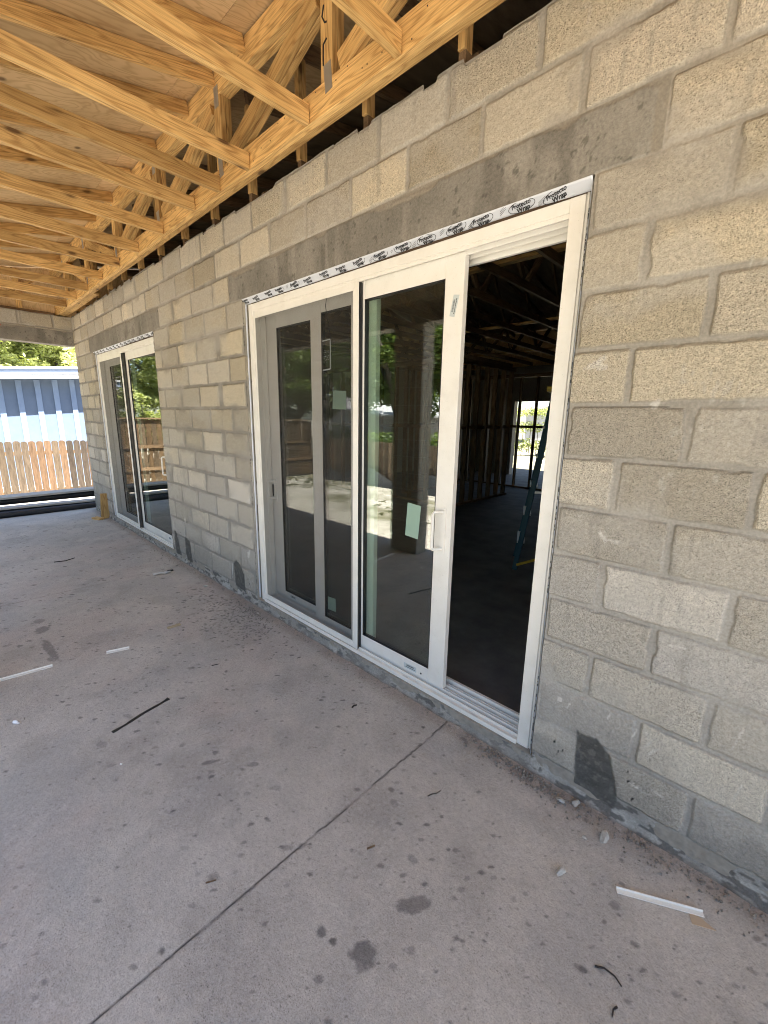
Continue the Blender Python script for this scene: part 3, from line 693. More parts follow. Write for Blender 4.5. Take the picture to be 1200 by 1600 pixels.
# roof trusses over the rooms (their heels show in the gap above the wall)
def room_truss(x, label):
    t = thing('roof_truss', (x, 5, 3.06), label, 'roof truss', 'roof trusses over the rooms')
    member('bottom_chord', (x, .08, 3.108), (x, 10.1, 3.108), .038, .089, t, m=G['old_shaded_pine'])
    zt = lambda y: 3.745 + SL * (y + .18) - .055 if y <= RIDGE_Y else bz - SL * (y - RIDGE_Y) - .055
    member('top_chord', (x, .08, zt(.08)), (x, RIDGE_Y, zt(RIDGE_Y)), .038, .089, t, m=G['old_shaded_pine'])
    member('top_chord', (x, RIDGE_Y + .002, zt(RIDGE_Y)), (x, 11.9, zt(11.9)), .038, .089, t, m=G['old_shaded_pine'])
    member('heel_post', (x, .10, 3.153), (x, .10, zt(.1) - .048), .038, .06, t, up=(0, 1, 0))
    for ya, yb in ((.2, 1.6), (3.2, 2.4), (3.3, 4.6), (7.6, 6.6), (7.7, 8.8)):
        member('web', (x, ya, 3.16), (x, yb, zt(yb) - .05), .036, .08, t, m=G['old_shaded_pine'])
    return t
tr0 = room_truss(-.665, 'room truss whose heel shows above the near door')
for k in range(1, 20):
    x = 3.6 - k * .61
    if abs(x + .665) < .2: continue
    copy_tree(tr0, (x + .665, 0, 0), 'room truss %s' % ('far along the roof, over the far half of the house' if x < -4 else 'above the near door' if x < 0 else 'above the wall right of the near door'))
for y in (2.6, 5.4, 8.2):
    member('lateral_brace', (-7.7, y, 3.172), (4.0, y, 3.172), .089, .037, None, label='long flat brace across the room trusses, %s' % {2.6: 'nearest the porch wall', 5.4: 'in the middle of the house', 8.2: 'nearest the rear wall'}[y], cat='board', group='braces across the room trusses')
def studwall(p0, p1, label, top=2.62, every=.406):
    p0 = Vector(p0); p1 = Vector(p1); d = (p1 - p0); L = d.length; u = d.normalized()
    t = thing('stud_wall', ((p0 + p1) / 2), label, 'wall framing')
    for z in (p0.z + .019, top - .019, top - .06): member('plate', p0.xy.to_3d() + Vector((0, 0, z)), p1.xy.to_3d() + Vector((0, 0, z)), .089, .038, t, m=G['old_shaded_pine'])
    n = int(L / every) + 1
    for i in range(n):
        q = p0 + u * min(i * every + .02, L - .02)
        member('stud', (q.x, q.y, p0.z + .04), (q.x, q.y, top - .081), .038, .089, t, m=G['old_shaded_pine'], up=tuple(u.cross(Vector((0, 0, 1)))))
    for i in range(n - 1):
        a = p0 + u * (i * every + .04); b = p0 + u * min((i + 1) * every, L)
        member('blocking', (a.x, a.y, 1.42), (b.x, b.y, 1.42), .038, .06, t, m=G['old_shaded_pine'])
    return t
studwall((-3.75, 4.7, -.035), (-3.75, 6.75, -.035), 'open stud partition inside the house, left of the bright rear doorway', every=.32)
studwall((-7.0, 7.9, -.035), (-1.6, 7.9, -.035), 'row of studs crossing in front of the bright rear doorway')
studwall((-5.3, 5.1, -.035), (-5.3, 7.7, -.035), 'open stud partition deeper in the house, parallel to the first')
studwall((-7.6, 4.65, -.035), (-3.8, 4.65, -.035), 'open stud partition inside the house behind the closed door leaf')

# ------------------------------------------------------------------ sliding doors
def frame_boxes(mb, x0, x1, z0, z1, y0, y1, wl, wr, wb, wt):
    mb.box(x0, x0 + wl, y0, y1, z0, z1).box(x1 - wr, x1, y0, y1, z0, z1)
    mb.box(x0 + wl, x1 - wr, y0 + .001, y1 - .001, z0, z0 + wb).box(x0 + wl, x1 - wr, y0 + .001, y1 - .001, z1 - wt, z1)
def leaf(door, x0, x1, y, gz0, gz1, z0, z1, sl, sr, label):
    mb = MB(); frame_boxes(mb, x0, x1, z0, z1, y, y + .036, sl, sr, gz0 - z0, z1 - gz1)
    lf = mb.go('door_panel', G['vinyl'], door, bevel=.0022, label=label)
    b = MB(); frame_boxes(b, x0 + sl - .001, x1 - sr + .001, gz0 - .001, gz1 + .001, y + .003, y + .033, .007, .007, .007, .007)
    b.go('bead', G['gasket_and_gap_shade'], lf)
    MB().box(x0 + sl + .002, x1 - sr - .002, y + .010, y + .026, gz0 + .002, gz1 - .002).go('glass', G['glass'], lf)
    return lf
def sticker(parent, quad, y, m, name='sticker', bars=False):
    pts = [(a, b) for a, b in quad]
    MB().prism(pts, y - .0008, y).go(name, m, parent)
    if bars:
        c0 = Vector((pts[0][0], y - .0012, pts[0][1])); e1 = Vector((pts[1][0], y - .0012, pts[1][1])) - c0; e2 = Vector((pts[3][0], y - .0012, pts[3][1])) - c0
        mb = MB(); rr = random.Random(3); long_, shrt = (e2, e1) if e2.length > e1.length else (e1, e2)
        t = .22
        while t < .8:
            w_ = rr.uniform(.004, .014); a = c0 + long_ * t + shrt * .18
            q = [a, a + long_ * w_, a + long_ * w_ + shrt * .3, a + shrt * .3]; mb.add(q + [v + Vector((0, .0003, 0)) for v in q], [(0, 1, 2, 3), (7, 6, 5, 4)]); t += w_ + rr.uniform(.006, .016)
        t = .15
        while t < .85:
            w_ = rr.uniform(.02, .05); a = c0 + long_ * t + shrt * .62
            q = [a, a + long_ * w_, a + long_ * w_ + shrt * .13, a + shrt * .13]; mb.add(q + [v + Vector((0, .0003, 0)) for v in q], [(0, 1, 2, 3), (7, 6, 5, 4)]); t += w_ + .015
        mb.go('printed_bars', G['ink'], parent)
def handle(lf, x, z0, z1, y, side=-1):
    mb = MB()
    n = 10; pts = []
    for k in range(n + 1): a = math.pi * k / n; pts.append((x + .0165 * math.cos(a), z1 - .017 + .0165 * math.sin(a)))
    for k in range(n + 1): a = math.pi + math.pi * k / n; pts.append((x + .0165 * math.cos(a), z0 + .017 + .0165 * math.sin(a)))
    mb.prism(pts, y - .006, y)
    zt, zb = z1 - .028, z0 + .028; yo = y - .052; xo = x + side * .034
    mb.tube([(x, y - .004, zt), (xo, yo + .008, zt), (xo, yo, zt - .01), (xo, yo, zb + .01), (xo, yo + .008, zb), (x, y - .004, zb)], [.0095, .0085, .0085, .0085, .0085, .0095], 10)
    mb.go('handle', G['vinyl'], lf, smooth=False)
def outer_frame(door, x0, x1):
    mb = MB()
    mb.box(x0, x0 + .058, .030, .17, -.029, 2.392).box(x1 - .058, x1, .030, .17, -.029, 2.392)
    mb.box(x0 + .058, x1 - .058, .031, .169, 2.343, 2.392)
    mb.box(x0 + .058, x1 - .058, .034, .044, 2.325, 2.343).box(x0 + .058, x1 - .058, .078, .086, 2.318, 2.343).box(x0 + .058, x1 - .058, .118, .124, 2.312, 2.343).box(x0 + .058, x1 - .058, .150, .168, 2.296, 2.343)
    # nailing lip round the outside
    mb.box(x1, x1 + .010, .038, .05, -.029, 2.398).box(x0 - .010, x0, .038, .05, -.029, 2.398)
    # inner stops on the jambs
    for s, xx in ((1, x0 + .058), (-1, x1 - .058)):
        for ya in (.088, .128): mb.box(min(xx, xx + s * .012), max(xx, xx + s * .012), ya, ya + .006, -.02, 2.34)
    mb.go('frame', G['vinyl'], door, bevel=.0016)
    sl = MB(); a, b = x0 + .058, x1 - .058
    sl.box(a, b, .018, .169, -.0295, -.012).box(a, b, .018, .024, -.012, -.004)
    for ya, zt in ((.048, .006), (.074, .012), (.088, .012), (.112, .020), (.126, .020)): sl.box(a, b, ya, ya + .0045, -.012, zt)
    sl.box(a, b, .150, .168, -.012, .034)
    sl.go('sill', G['vinyl'], door, bevel=.0009)
    tr = MB()
    for ya in (.060, .100, .138): tr.box(a, b, ya - .0025, ya + .0025, -.0119, .0)
    for k in range(5): tr.box(a + .1 + k * .5, a + .14 + k * .5, .030, .040, -.0119, -.0105)
    tr.go('track', G['alu'], door)
def insect_screen(door, x0, x1, strip_w):
    mb = MB(); frame_boxes(mb, x0, x1, -.010, 2.330, .034, .047, .016, .05, .045, .042)
    sc = mb.go('insect_screen', G['vinyl'], door, bevel=.002)
    MB().box(x1 + .001, x1 + strip_w, .046, .064, -.004, 2.325).go('black_edge_strip', G['gasket_and_gap_shade'], sc)  # black strip along the right edge of the screen
    shade_line = MB(); frame_boxes(shade_line, x0 - .0015, x1 + .0015, -.0115, 2.3345, .037, .044, .004, .004, .004, .006); shade_line.go('gasket_and_gap_shade', G['gasket_and_gap_shade'], sc)  # dark outline added for the shade line in the recess round the screen
    rb = MB(); frame_boxes(rb, x0 + .007, x1 - .036, .022, 2.302, .0328, .0345, .006, .006, .006, .006); rb.go('spline', G['vinyl'], sc)
    MB().box(x0 + .016, x1 - .05, .0400, .0408, .035, 2.288).go('screen_mesh', G['screen'], sc)
    return sc
door = thing('sliding_door', (-1.27, .1, -.03), 'large white sliding glass door, its right third slid open onto the dark room', 'sliding door')
outer_frame(door, -2.522, -.035)
sc = insect_screen(door, -2.462, -1.283, .005)
lc = leaf(door, -1.385, -.582, .066, .094, 2.236, .014, 2.334, .118, .110, 'glass leaf with a pull handle, beside the opening')
lb = leaf(door, -1.845, -1.205, .106, .055, 2.238, .022, 2.334, .115, .115, 'middle glass leaf behind the screen')
la = leaf(door, -2.462, -1.852, .140, .075, 2.220, .035, 2.325, .14, .018, 'left glass leaf behind the screen')
handle(lc, -.632, .835, 1.10, .066)
handle(la, -2.405, .86, 1.06, .140)
MB().box(-2.45, -2.44, .132, .140, .90, 1.0).go('latch', G['dark'], la)
sticker(lc, [(-.898, 1.084), (-.798, 1.077), (-.812, .877), (-.911, .884)], .0755, G['green'])
sticker(lc, [(-.637, 2.154), (-.603, 2.148), (-.627, 2.051), (-.657, 2.059)], .066, G['paper'], 'barcode_label', True)
sticker(lc, [(-.882, .058), (-.782, .062), (-.781, .028), (-.881, .024)], .066, G['paper'], 'barcode_label', True)
sticker(la, [(-2.243, .062), (-2.165, .064), (-2.166, .040), (-2.243, .038)], .140, G['paper'], 'barcode_label', True)
sticker(lb, [(-1.616, 1.738), (-1.484, 1.730), (-1.484, 1.613), (-1.625, 1.617)], .1155, G['green'])
sticker(lb, [(-1.70, .228), (-1.61, .236), (-1.605, .131), (-1.70, .124)], .1155, G['green'])
q = [(-1.728, 2.060), (-1.642, 2.064), (-1.645, 1.877), (-1.728, 1.873)]
ol = MB()
for i in range(4):
    a, b = q[i], q[(i + 1) % 4]; d = Vector((b[0] - a[0], b[1] - a[1])).normalized(); n_ = Vector((-d.y, d.x)) * .004
    ol.prism([(a[0] + n_.x, a[1] + n_.y), (b[0] + n_.x, b[1] + n_.y), (b[0] - n_.x, b[1] - n_.y), (a[0] - n_.x, a[1] - n_.y)], .1146, .1154)
rr = random.Random(5)
for k in range(26):
    x = rr.uniform(-1.71, -1.665); z = rr.uniform(1.92, 2.0); ol.box(x, x + rr.uniform(.003, .010), .1146, .1154, z, z + .0025)
ol.go('sticker', G['paper'], lb, label='white outlined label on the middle leaf')
MB().tube([(-1.605, .075, 2.33), (-1.625, .074, 2.30), (-1.637, .075, 2.26), (-1.63, .078, 2.2), (-1.61, .085, 2.10), (-1.60, .09, 2.03)], .0022, 6).go('cable', G['dark'], label='thin black cord hanging behind the insect screen', cat='cord')
dh = MB()
dh.tube([(-.745, .0652, .040), (-.745, .067, .040)], .006, 10)
dh.go('drain_hole', G['dark'], lc)

door2 = thing('sliding_door', (-5.7, .1, -.03), 'smaller far sliding glass door with its left leaf behind a dark screen', 'sliding door')
outer_frame(door2, -6.915, -4.485)
insect_screen(door2, -6.86, -5.80, .07)
l2 = leaf(door2, -5.775, -4.545, .066, .094, 2.236, .014, 2.334, .115, .110, 'clear right leaf of the far door')
l3 = leaf(door2, -6.857, -5.64, .106, .075, 2.220, .022, 2.334, .22, .115, 'left leaf of the far door')
handle(l2, -4.60, .835, 1.10, .066)
sticker(l2, [(-4.80, .062), (-4.72, .063), (-4.72, .035), (-4.80, .035)], .066, G['paper'], 'barcode_label', True)
q = [(-6.42, 2.06), (-6.20, 2.06), (-6.20, 1.86), (-6.42, 1.86)]
ol = MB()
for i in range(4):
    a, b = q[i], q[(i + 1) % 4]; d = Vector((b[0] - a[0], b[1] - a[1])).normalized(); n_ = Vector((-d.y, d.x)) * .006
    ol.prism([(a[0] + n_.x, a[1] + n_.y), (b[0] + n_.x, b[1] + n_.y), (b[0] - n_.x, b[1] - n_.y), (a[0] - n_.x, a[1] - n_.y)], .1146, .1154)
ol.go('sticker', G['paper'], l3)

# flashing tape with its printing
def ellipse_ring(cx, cz, a, b, w_, mb, y0, y1, n=28, gap=.18):
    for k in range(n):
        t0 = 2 * math.pi * k / n; t1 = 2 * math.pi * (k + 1) / n
        if abs(((k / n + .02) % .5) - .25) < gap * .12: continue
        p = lambda t, s: (cx + (a + s) * math.cos(t), cz + (b + s) * math.sin(t))
        mb.prism([p(t0, -w_), p(t1, -w_), p(t1, w_), p(t0, w_)], y0, y1)
def tape(x0, x1, label, buck):
    t = thing('flashing_tape', ((x0 + x1) / 2, .02, 2.42), label, 'tape')
    n = int((x1 - x0) / .02); us_ = np.linspace(x0, x1, n); vs_ = np.linspace(0, 1, 6)
    U, V = np.meshgrid(us_, vs_, indexing='ij')
    wob = .006 * (fb(U, U * 0, 6, 3, 801) - .5)
    ztop = 2.428; zlow = 2.396 + .006 * ss(x1 - 1.3, x1 - .9, U) * ss(x1 - .02, x1 - .3, U) + .004 * (fb(U, U * 0 + 2, 5, 3, 803) - .5)
    Yy = -.010 + .038 * V + wob * V * (1 - V) * 3; Zz = ztop + (zlow - ztop) * V
    me = sheet_mesh('membrane', np.stack([U, Yy, Zz], -1), np.ones(U.shape + (4,)))
    o = link('membrane', me, G['tape'], t)
    sm_ = o.modifiers.new('thick', 'SOLIDIFY'); sm_.thickness = .0012; sm_.offset = -1
    items = []; idn = Matrix.Identity(4)
    th = math.atan2(.038, .032)
    pl1 = text_mesh('Protecto', .0235, shear=.25, bold=.0005); pl2 = text_mesh('Wrap', .0245, shear=.2, bold=.0007)
    x = x0 + .03; k = 0; mb = MB()
    while x < x1 - .04:
        v = (.47, .68, .53, .35)[k % 4]; zc = ztop - .032 * v - .0012; yc = -.010 + .038 * v - .0012
        fr = Matrix.Translation((x, yc, zc)) @ Matrix.Rotation(R(90) + th, 4, 'X') @ Matrix.Rotation(R(8 + (k * 37 % 11) - 5), 4, 'Z')
        if k % 2 == 0:
            items.append((pl1, fr @ Matrix.Translation((0, .0085, .0012)))); items.append((pl2, fr @ Matrix.Translation((.004, -.0105, .0012))))
            er = MB(); ellipse_ring(0, 0, .058, .0215, .0011, er, -.0016, -.0010, 26)
            em = er.mesh('r'); items.append((em, fr @ Matrix.Rotation(R(-90), 4, 'X') @ Matrix.Scale(-1, 4, (0, 1, 0))))
        else:
            er = MB()
            for q_ in range(3): er.prism([(-.022 + q_ * .004, -.012 + q_ * .007), (.014 + q_ * .004, .0 + q_ * .007), (.014 + q_ * .004, .0012 + q_ * .007), (-.022 + q_ * .004, -.0105 + q_ * .007)], -.0016, -.0010)
            em = er.mesh('r'); items.append((em, fr @ Matrix.Rotation(R(-90), 4, 'X') @ Matrix.Scale(-1, 4, (0, 1, 0))))
        x += (.082, .068, .094, .074)[k % 4] + .006 * ((k * 29) % 5 - 2); k += 1
    link('lettering', mesh_join(items, 'lettering'), G['ink'], o)
    MB().box(x0 + .01, x1 - .01, .045, .10, 2.3935, 2.425).go('wood_buck', G['brownbuck'], t)
    # narrow slivers of tape down both jambs
    for xj, s in ((x0, 1), (x1, -1)):
        n = 120; zz_ = np.linspace(-.02, 2.40, n); ws = np.linspace(0, 1, 3); A, Bv = np.meshgrid(zz_, ws, indexing='ij')
        wv = .004 * (fb(A, A * 0, 8, 3, 811) - .3)
        Px = xj + s * (.0016 + (.002 + wv * .6) * Bv) ; Py = (.016 if s > 0 else -.003) + (.013 if s > 0 else .028) * Bv
        me = sheet_mesh('jamb_membrane', np.stack([Px, Py, A], -1), np.ones(A.shape + (4,)))
        oj = link('jamb_membrane', me, G['tape'], t); sm_ = oj.modifiers.new('thick', 'SOLIDIFY'); sm_.thickness = .001
        rr_ = random.Random(9); mb = MB()
        for k in range(70):
            z = rr_.choice((rr_.uniform(.02, .5), rr_.uniform(.8, 1.3), rr_.uniform(1.45, 1.8), rr_.uniform(2.05, 2.35)))
            mb.box(xj + s * .0012 - .0012, xj + s * .0012 + .0012, -.0065, -.0045, z, z + rr_.uniform(.003, .014))
        mb.go('lettering', G['ink'], oj)
tape(-2.545, -.005, 'silvery flashing tape printed in black over the head of the near door', True)
tape(-6.925, -4.475, 'silvery flashing tape printed in black over the head of the far door', False)

# ------------------------------------------------------------------ step ladder inside
lad = thing('step_ladder', (-1.2, 2.6, -.035), 'teal fibreglass step ladder standing in the dark room behind the open door', 'ladder')
G['teal'] = mat('teal_fibreglass', (.008, .06, .09), .5); G['yellow'] = mat('yellow_brace', (.55, .38, .03), .5)
fa, fb_ = Vector((-1.31, 2.40, -.035)), Vector((-1.18, 2.72, 1.86)); wv_ = Vector((-.19, .40, 0))
ra = Vector((-.35, 2.75, -.035))
def rail(a, b, nm='leg'): member(nm, a, b, .028, .05, lad, m=G['teal'], up=(1, .2, 0))
rail(fa, fb_); rail(fa + wv_ * 1.1, fb_ + wv_ * .75); rail(ra, fb_ + Vector((.05, .1, -.02))); rail(ra + wv_ * 1.1, fb_ + wv_ * .75 + Vector((.05, .1, -.02)))
for k in range(1, 6):
    t_ = k / 6.2; a = fa.lerp(fb_, t_); b = (fa + wv_ * 1.1).lerp(fb_ + wv_ * .75, t_); member('step', a, b, .08, .022, lad, m=G['alu'])
member('top_cap', fb_ + Vector((-.03, .04, .03)), fb_ + wv_ * .75 + Vector((.03, .04, .03)), .16, .05, lad, m=G['yellow'])
member('brace', fa + Vector((.02, .0, .06)), fa + Vector((.30, .08, .20)), .02, .025, lad, m=G['yellow'])
member('brace', fa.lerp(fb_, .45), ra.lerp(fb_, .45), .015, .025, lad, m=G['alu'])

# ------------------------------------------------------------------ small things on the slab
def trim(p0, p1, wd, ht, label, lsec=True, name='trim_strip'):
    p0 = Vector((*p0, -.109)); p1 = Vector((*p1, -.109)); d = p1 - p0; L = d.length; ang = math.atan2(d.y, d.x)
    mb = MB(); mb.box(-L / 2, L / 2, -wd / 2, wd / 2, 0, .003)
    if lsec: mb.box(-L / 2, L / 2, wd / 2 - .003, wd / 2, .003, ht)
    mw = Matrix.Translation((p0 + p1) / 2) @ Matrix.Rotation(ang, 4, 'Z')
    return link(name, mb.mesh(name, .0006), G['vinyl'], None, mw, label, 'trim')
trim((.47, -.297), (.712, -.168), .018, .012, 'white L-shaped plastic trim offcut lying near the wall at the right')
trim((-2.74, -1.85), (-2.69, -1.455), .024, .012, 'long white plastic trim strip at the left on the slab')
trim((-2.622, -1.158), (-2.582, -1.023), .026, .012, 'short white plastic strip lying alone on the slab')
link('wood_offcut', MB().box(-.05, .05, -.012, .012, 0, .012).mesh('wood_offcut', .002), G['tan'], None, Matrix.Translation((-2.693, -.67, -.109)) @ Matrix.Rotation(R(88), 4, 'Z'), 'small tan wood offcut on the slab', 'offcut')
MB().prism([(0, 0), (.085, 0), (.03, .045)], 0, .003).go('cardboard_scrap', mat('cardboard', (.50, .38, .26), .9), mw=Matrix.Translation((.668, -.178, -.1082)) @ Matrix.Rotation(R(-12), 4, 'Z') @ Matrix.Rotation(R(-90), 4, 'X') @ Matrix.Scale(-1, 4, (0, 0, 1)), label='small triangular cardboard scrap at the end of the white trim by the wall', cat='scrap')
bs = MB(); rr = random.Random(2); pts = []
for k in range(14):
    t_ = k / 13; pts.append((-1.715 - .081 * t_ + .003 * math.sin(t_ * 9), -1.353 + .316 * t_, -.106))
L_, R_ = [], []
for k, p in enumerate(pts): wd = .006 + .004 * rr.random() + (.006 if k == 13 else 0); L_.append((p[0] - wd, p[1], p[2])); R_.append((p[0] + wd, p[1] + .004, p[2]))
for k in range(13): bs.add([L_[k], R_[k], R_[k + 1], L_[k + 1]] + [(a, b, c_ - .003) for a, b, c_ in (L_[k], R_[k], R_[k + 1], L_[k + 1])], [(0, 1, 2, 3), (7, 6, 5, 4), (0, 4, 5, 1), (2, 6, 7, 3), (1, 5, 6, 2), (3, 7, 4, 0)])
bs.go('rubber_strip', G['dark'], label='thin black rubber strip lying on the slab', cat='strip')
def rock(x, y, r, label, sx=1, sy=1, rz=0, name='concrete_chunk', m=None, sub=3):
    r = r * 1.3
    bm = bmesh.new(); bmesh.ops.create_icosphere(bm, subdivisions=sub, radius=r)
    sd_ = int(abs(x * 1000)) + 3; rg = np.random.default_rng(sd_); cuts = [(Vector(rg.normal(size=3)).normalized(), rg.uniform(.45, .8)) for _ in range(9)]
    for v in bm.verts:
        for n_, d_ in cuts:
            e = v.co.dot(n_) - r * d_
            if e > 0: v.co -= n_ * e
        v.co *= 1 + .05 * (rg.random() - .5)
        v.co.x *= sx; v.co.y *= sy; v.co.z *= .75
    me = bpy.data.meshes.new(name); bm.to_mesh(me); bm.free()
    return link(name, me, m or G['stone'], None, Matrix.Translation((x, y, -.108 + r * .5)) @ Matrix.Rotation(rz, 4, 'Z'), label, 'concrete chunk' if name == 'concrete_chunk' else 'chip')
rock(.375, -.118, .022, 'largest pale chunk of broken concrete near the wall base at the right', 1.3, .75, R(70))
rock(.302, -.374, .016, 'pale elongated concrete chip farther out on the slab', 1.5, .7, R(75))
rock(.232, -.040, .016, 'angular pale concrete chunk against the foot of the wall')
rock(.315, -.175, .009, 'small round concrete chip between the two larger ones')
rock(.18, -.07, .012, 'flat reddish concrete chip beside the door frame corner', 1.6, 1)
rock(-2.419, -.075, .010, 'tiny pale mortar chip by the left jamb of the near door', 1.6, .7)
rock(-3.324, -.135, .013, 'small pale block chip in front of the wall between the doors', 1.6, .8, 1.2)
rock(-2.168, -1.702, .009, 'tiny white foam crumb on the slab at the left', 1.5, 1, .4, m=G['white'])
rock(-2.150, -1.69, .006, 'smaller white foam crumb beside the other on the slab', 1.2, 1, .4, m=G['white'])
rock(-1.44, -1.381, .005, 'tiny white crumb on the slab near the black strip', 1.2, 1, .4, m=G['white'])
# crushed plastic wrapper
U, V = np.meshgrid(np.linspace(-.085, .085, 24), np.linspace(-.03, .03, 12), indexing='ij')
Pw = np.stack([U, V * (1 + .3 * np.sin(U * 40)), .006 + .018 * fb(U, V, 40, 3, 901)], -1)
me = sheet_mesh('plastic_wrapper', Pw, np.ones(U.shape + (4,)))
link('plastic_wrapper', me, mat('pale_film', (.6, .6, .58), .3), None, Matrix.Translation((-3.99, -.31, -.112)) @ Matrix.Rotation(R(80), 4, 'Z'), 'crumpled pale plastic wrapper on the slab before the far door', 'wrapper').modifiers.new('t', 'SOLIDIFY').thickness = .001
MB().box(-.03, .03, -.016, .016, 0, .01).go('plastic_shim', G['dark'], mw=Matrix.Translation((-4.02, -.215, -.109)) @ Matrix.Rotation(R(70), 4, 'Z'), bevel=.002, label='small black plastic shim beside the crumpled wrapper', cat='shim')
def twig(pts, r, label, m=None):
    MB().tube([(x, y, -.1075 + .003 * (k % 2)) for k, (x, y) in enumerate(pts)], [r * (1 - .5 * k / len(pts)) for k in range(len(pts))], 6).go('twig', m or G['twig'], label=label, cat='twig')
G['twig'] = mat('dark_bark', (.03, .024, .02), .8)
twig([(.487, -.585), (.51, -.572), (.54, -.568), (.562, -.582)], .003, 'dark curved twig on the slab near the bottom right')
twig([(.566, -.640), (.560, -.655), (.562, -.672)], .003, 'short black twig below the curved one at the bottom right')
twig([(-.266, -.47), (-.258, -.45), (-.246, -.43), (-.24, -.405)], .0025, 'thin bent twig just right of the slab joint')
twig([(-.954, -.31), (-.957, -.295), (-.952, -.275)], .006, 'stubby dark leaf bit standing on the slab before the near door')
twig([(-.62, -1.33), (-.60, -1.30)], .003, 'tiny straw bit left of the slab joint', G['old_shaded_pine'])
twig([(-.29, -.83), (-.275, -.80)], .004, 'short tan splinter right of the slab joint', G['old_shaded_pine'])
twig([(-1.95, -.70), (-1.93, -.66)], .003, 'short dark twig on the slab left of the near door')
twig([(-5.2, -1.05), (-5.16, -.95), (-5.22, -.85)], .006, 'thin forked twig on the slab before the far door')
# crumbs along the wall foot (could not be counted)
gr = MB(); rg = np.random.default_rng(11)
def crumb(x, y, s):
    v = [Vector(p) for p in ((1, 0, 0), (-1, 0, 0), (0, 1, 0), (0, -1, 0), (0, 0, 1), (0, 0, -.6))]
    rot = Euler(tuple(rg.uniform(0, 6, 3))).to_matrix()
    v = [rot @ Vector((q.x * rg.uniform(.6, 1.3), q.y * rg.uniform(.6, 1.3), q.z)) * s + Vector((x, y, -.108 + s * .5)) for q in v]
    gr.add(v, [(0, 2, 4), (2, 1, 4), (1, 3, 4), (3, 0, 4), (2, 0, 5), (1, 2, 5), (3, 1, 5), (0, 3, 5)])
for k in range(520): crumb(rg.uniform(-7.8, 1.2), -.012 - abs(rg.normal()) * .035, rg.uniform(.002, .006))
for k in range(420): crumb(-.03 + rg.normal() * .16, -.015 - abs(rg.normal()) * .045, .002 + .008 * rg.random() ** 2)
for k in range(200): crumb(-2.5 + rg.normal() * .18, -.05 - abs(rg.normal()) * .08, rg.uniform(.002, .008))
for k in range(300): crumb(rg.uniform(.05, .9), -.01 - abs(rg.normal()) * .06, .002 + .006 * rg.random() ** 2)
for k in range(420): crumb(rg.uniform(-4, 1.2), rg.uniform(-2, -.05), rg.uniform(.0015, .0032))
gr.go('gravel', G['grit'], kind='stuff', label='crumbs of mortar and grit along the foot of the wall', cat='gravel')
# wood block standing against the wall near the far corner
wb = member('wood_block', (-7.22, -.045, -.109), (-7.20, -.02, .30), .038, .14, None, m=G['pine'], up=(0, 1, 0), label='short pine board standing against the wall left of the far door', cat='board')
link('wood_block', MB().box(-.09, .09, -.045, .045, 0, .03).mesh('wood_block', .002), G['pine'], None, Matrix.Translation((-7.22, -.16, -.109)) @ Matrix.Rotation(R(20), 4, 'Z'), 'flat pine offcut at the foot of the standing board', 'board')

# ------------------------------------------------------------------ stacked planks beyond the porch end
G['plank'] = noisy('grey_plank', (.30, .28, .25), (.52, .50, .45), 6, .85, .002, mapping=(6, .6, 6))
for k, (x, z, th_, wd, sk, lb_) in enumerate(((-9.0, .125, .035, .34, .012, 'topmost long grey plank of the stack beyond the porch end'), (-8.62, -.02, .03, .20, -.02, 'second long grey plank of the stack, below the black pipe'), (-8.36, -.155, .03, .20, .01, 'lowest long grey plank, nearest the porch slab'))):
    mw = Matrix.Translation((x, -.2, z)) @ Matrix.Rotation(sk, 4, 'Z') @ Matrix.Rotation(sk * .6, 4, 'X')
    link('plank', MB().box(-wd / 2, wd / 2, -3.2, 3.2, -th_ / 2, th_ / 2).mesh('plank', .003), G['plank'], None, mw, lb_, 'plank', 'planks stacked beyond the porch')
for k, (x, z, r_, lb_) in enumerate(((-8.95, .045, .06, 'upper black drain pipe lying under the topmost plank'), (-8.78, -.09, .06, 'middle black drain pipe between the planks'), (-8.5, -.10, .055, 'lower black drain pipe between the planks'), (-8.92, -.19, .07, 'black drain pipe at the bottom of the stack'), (-9.12, .045, .06, 'rear black drain pipe lying under the topmost plank'))):
    pts = [(x + .02 * math.sin(q_ * .7 + k), -3.4 + q_ * .4, z) for q_ in range(17)]
    MB().tube(pts, r_, 12).go('drain_pipe', G['dark'], smooth=True, label=lb_, cat='pipe', group='black pipes in the stack')

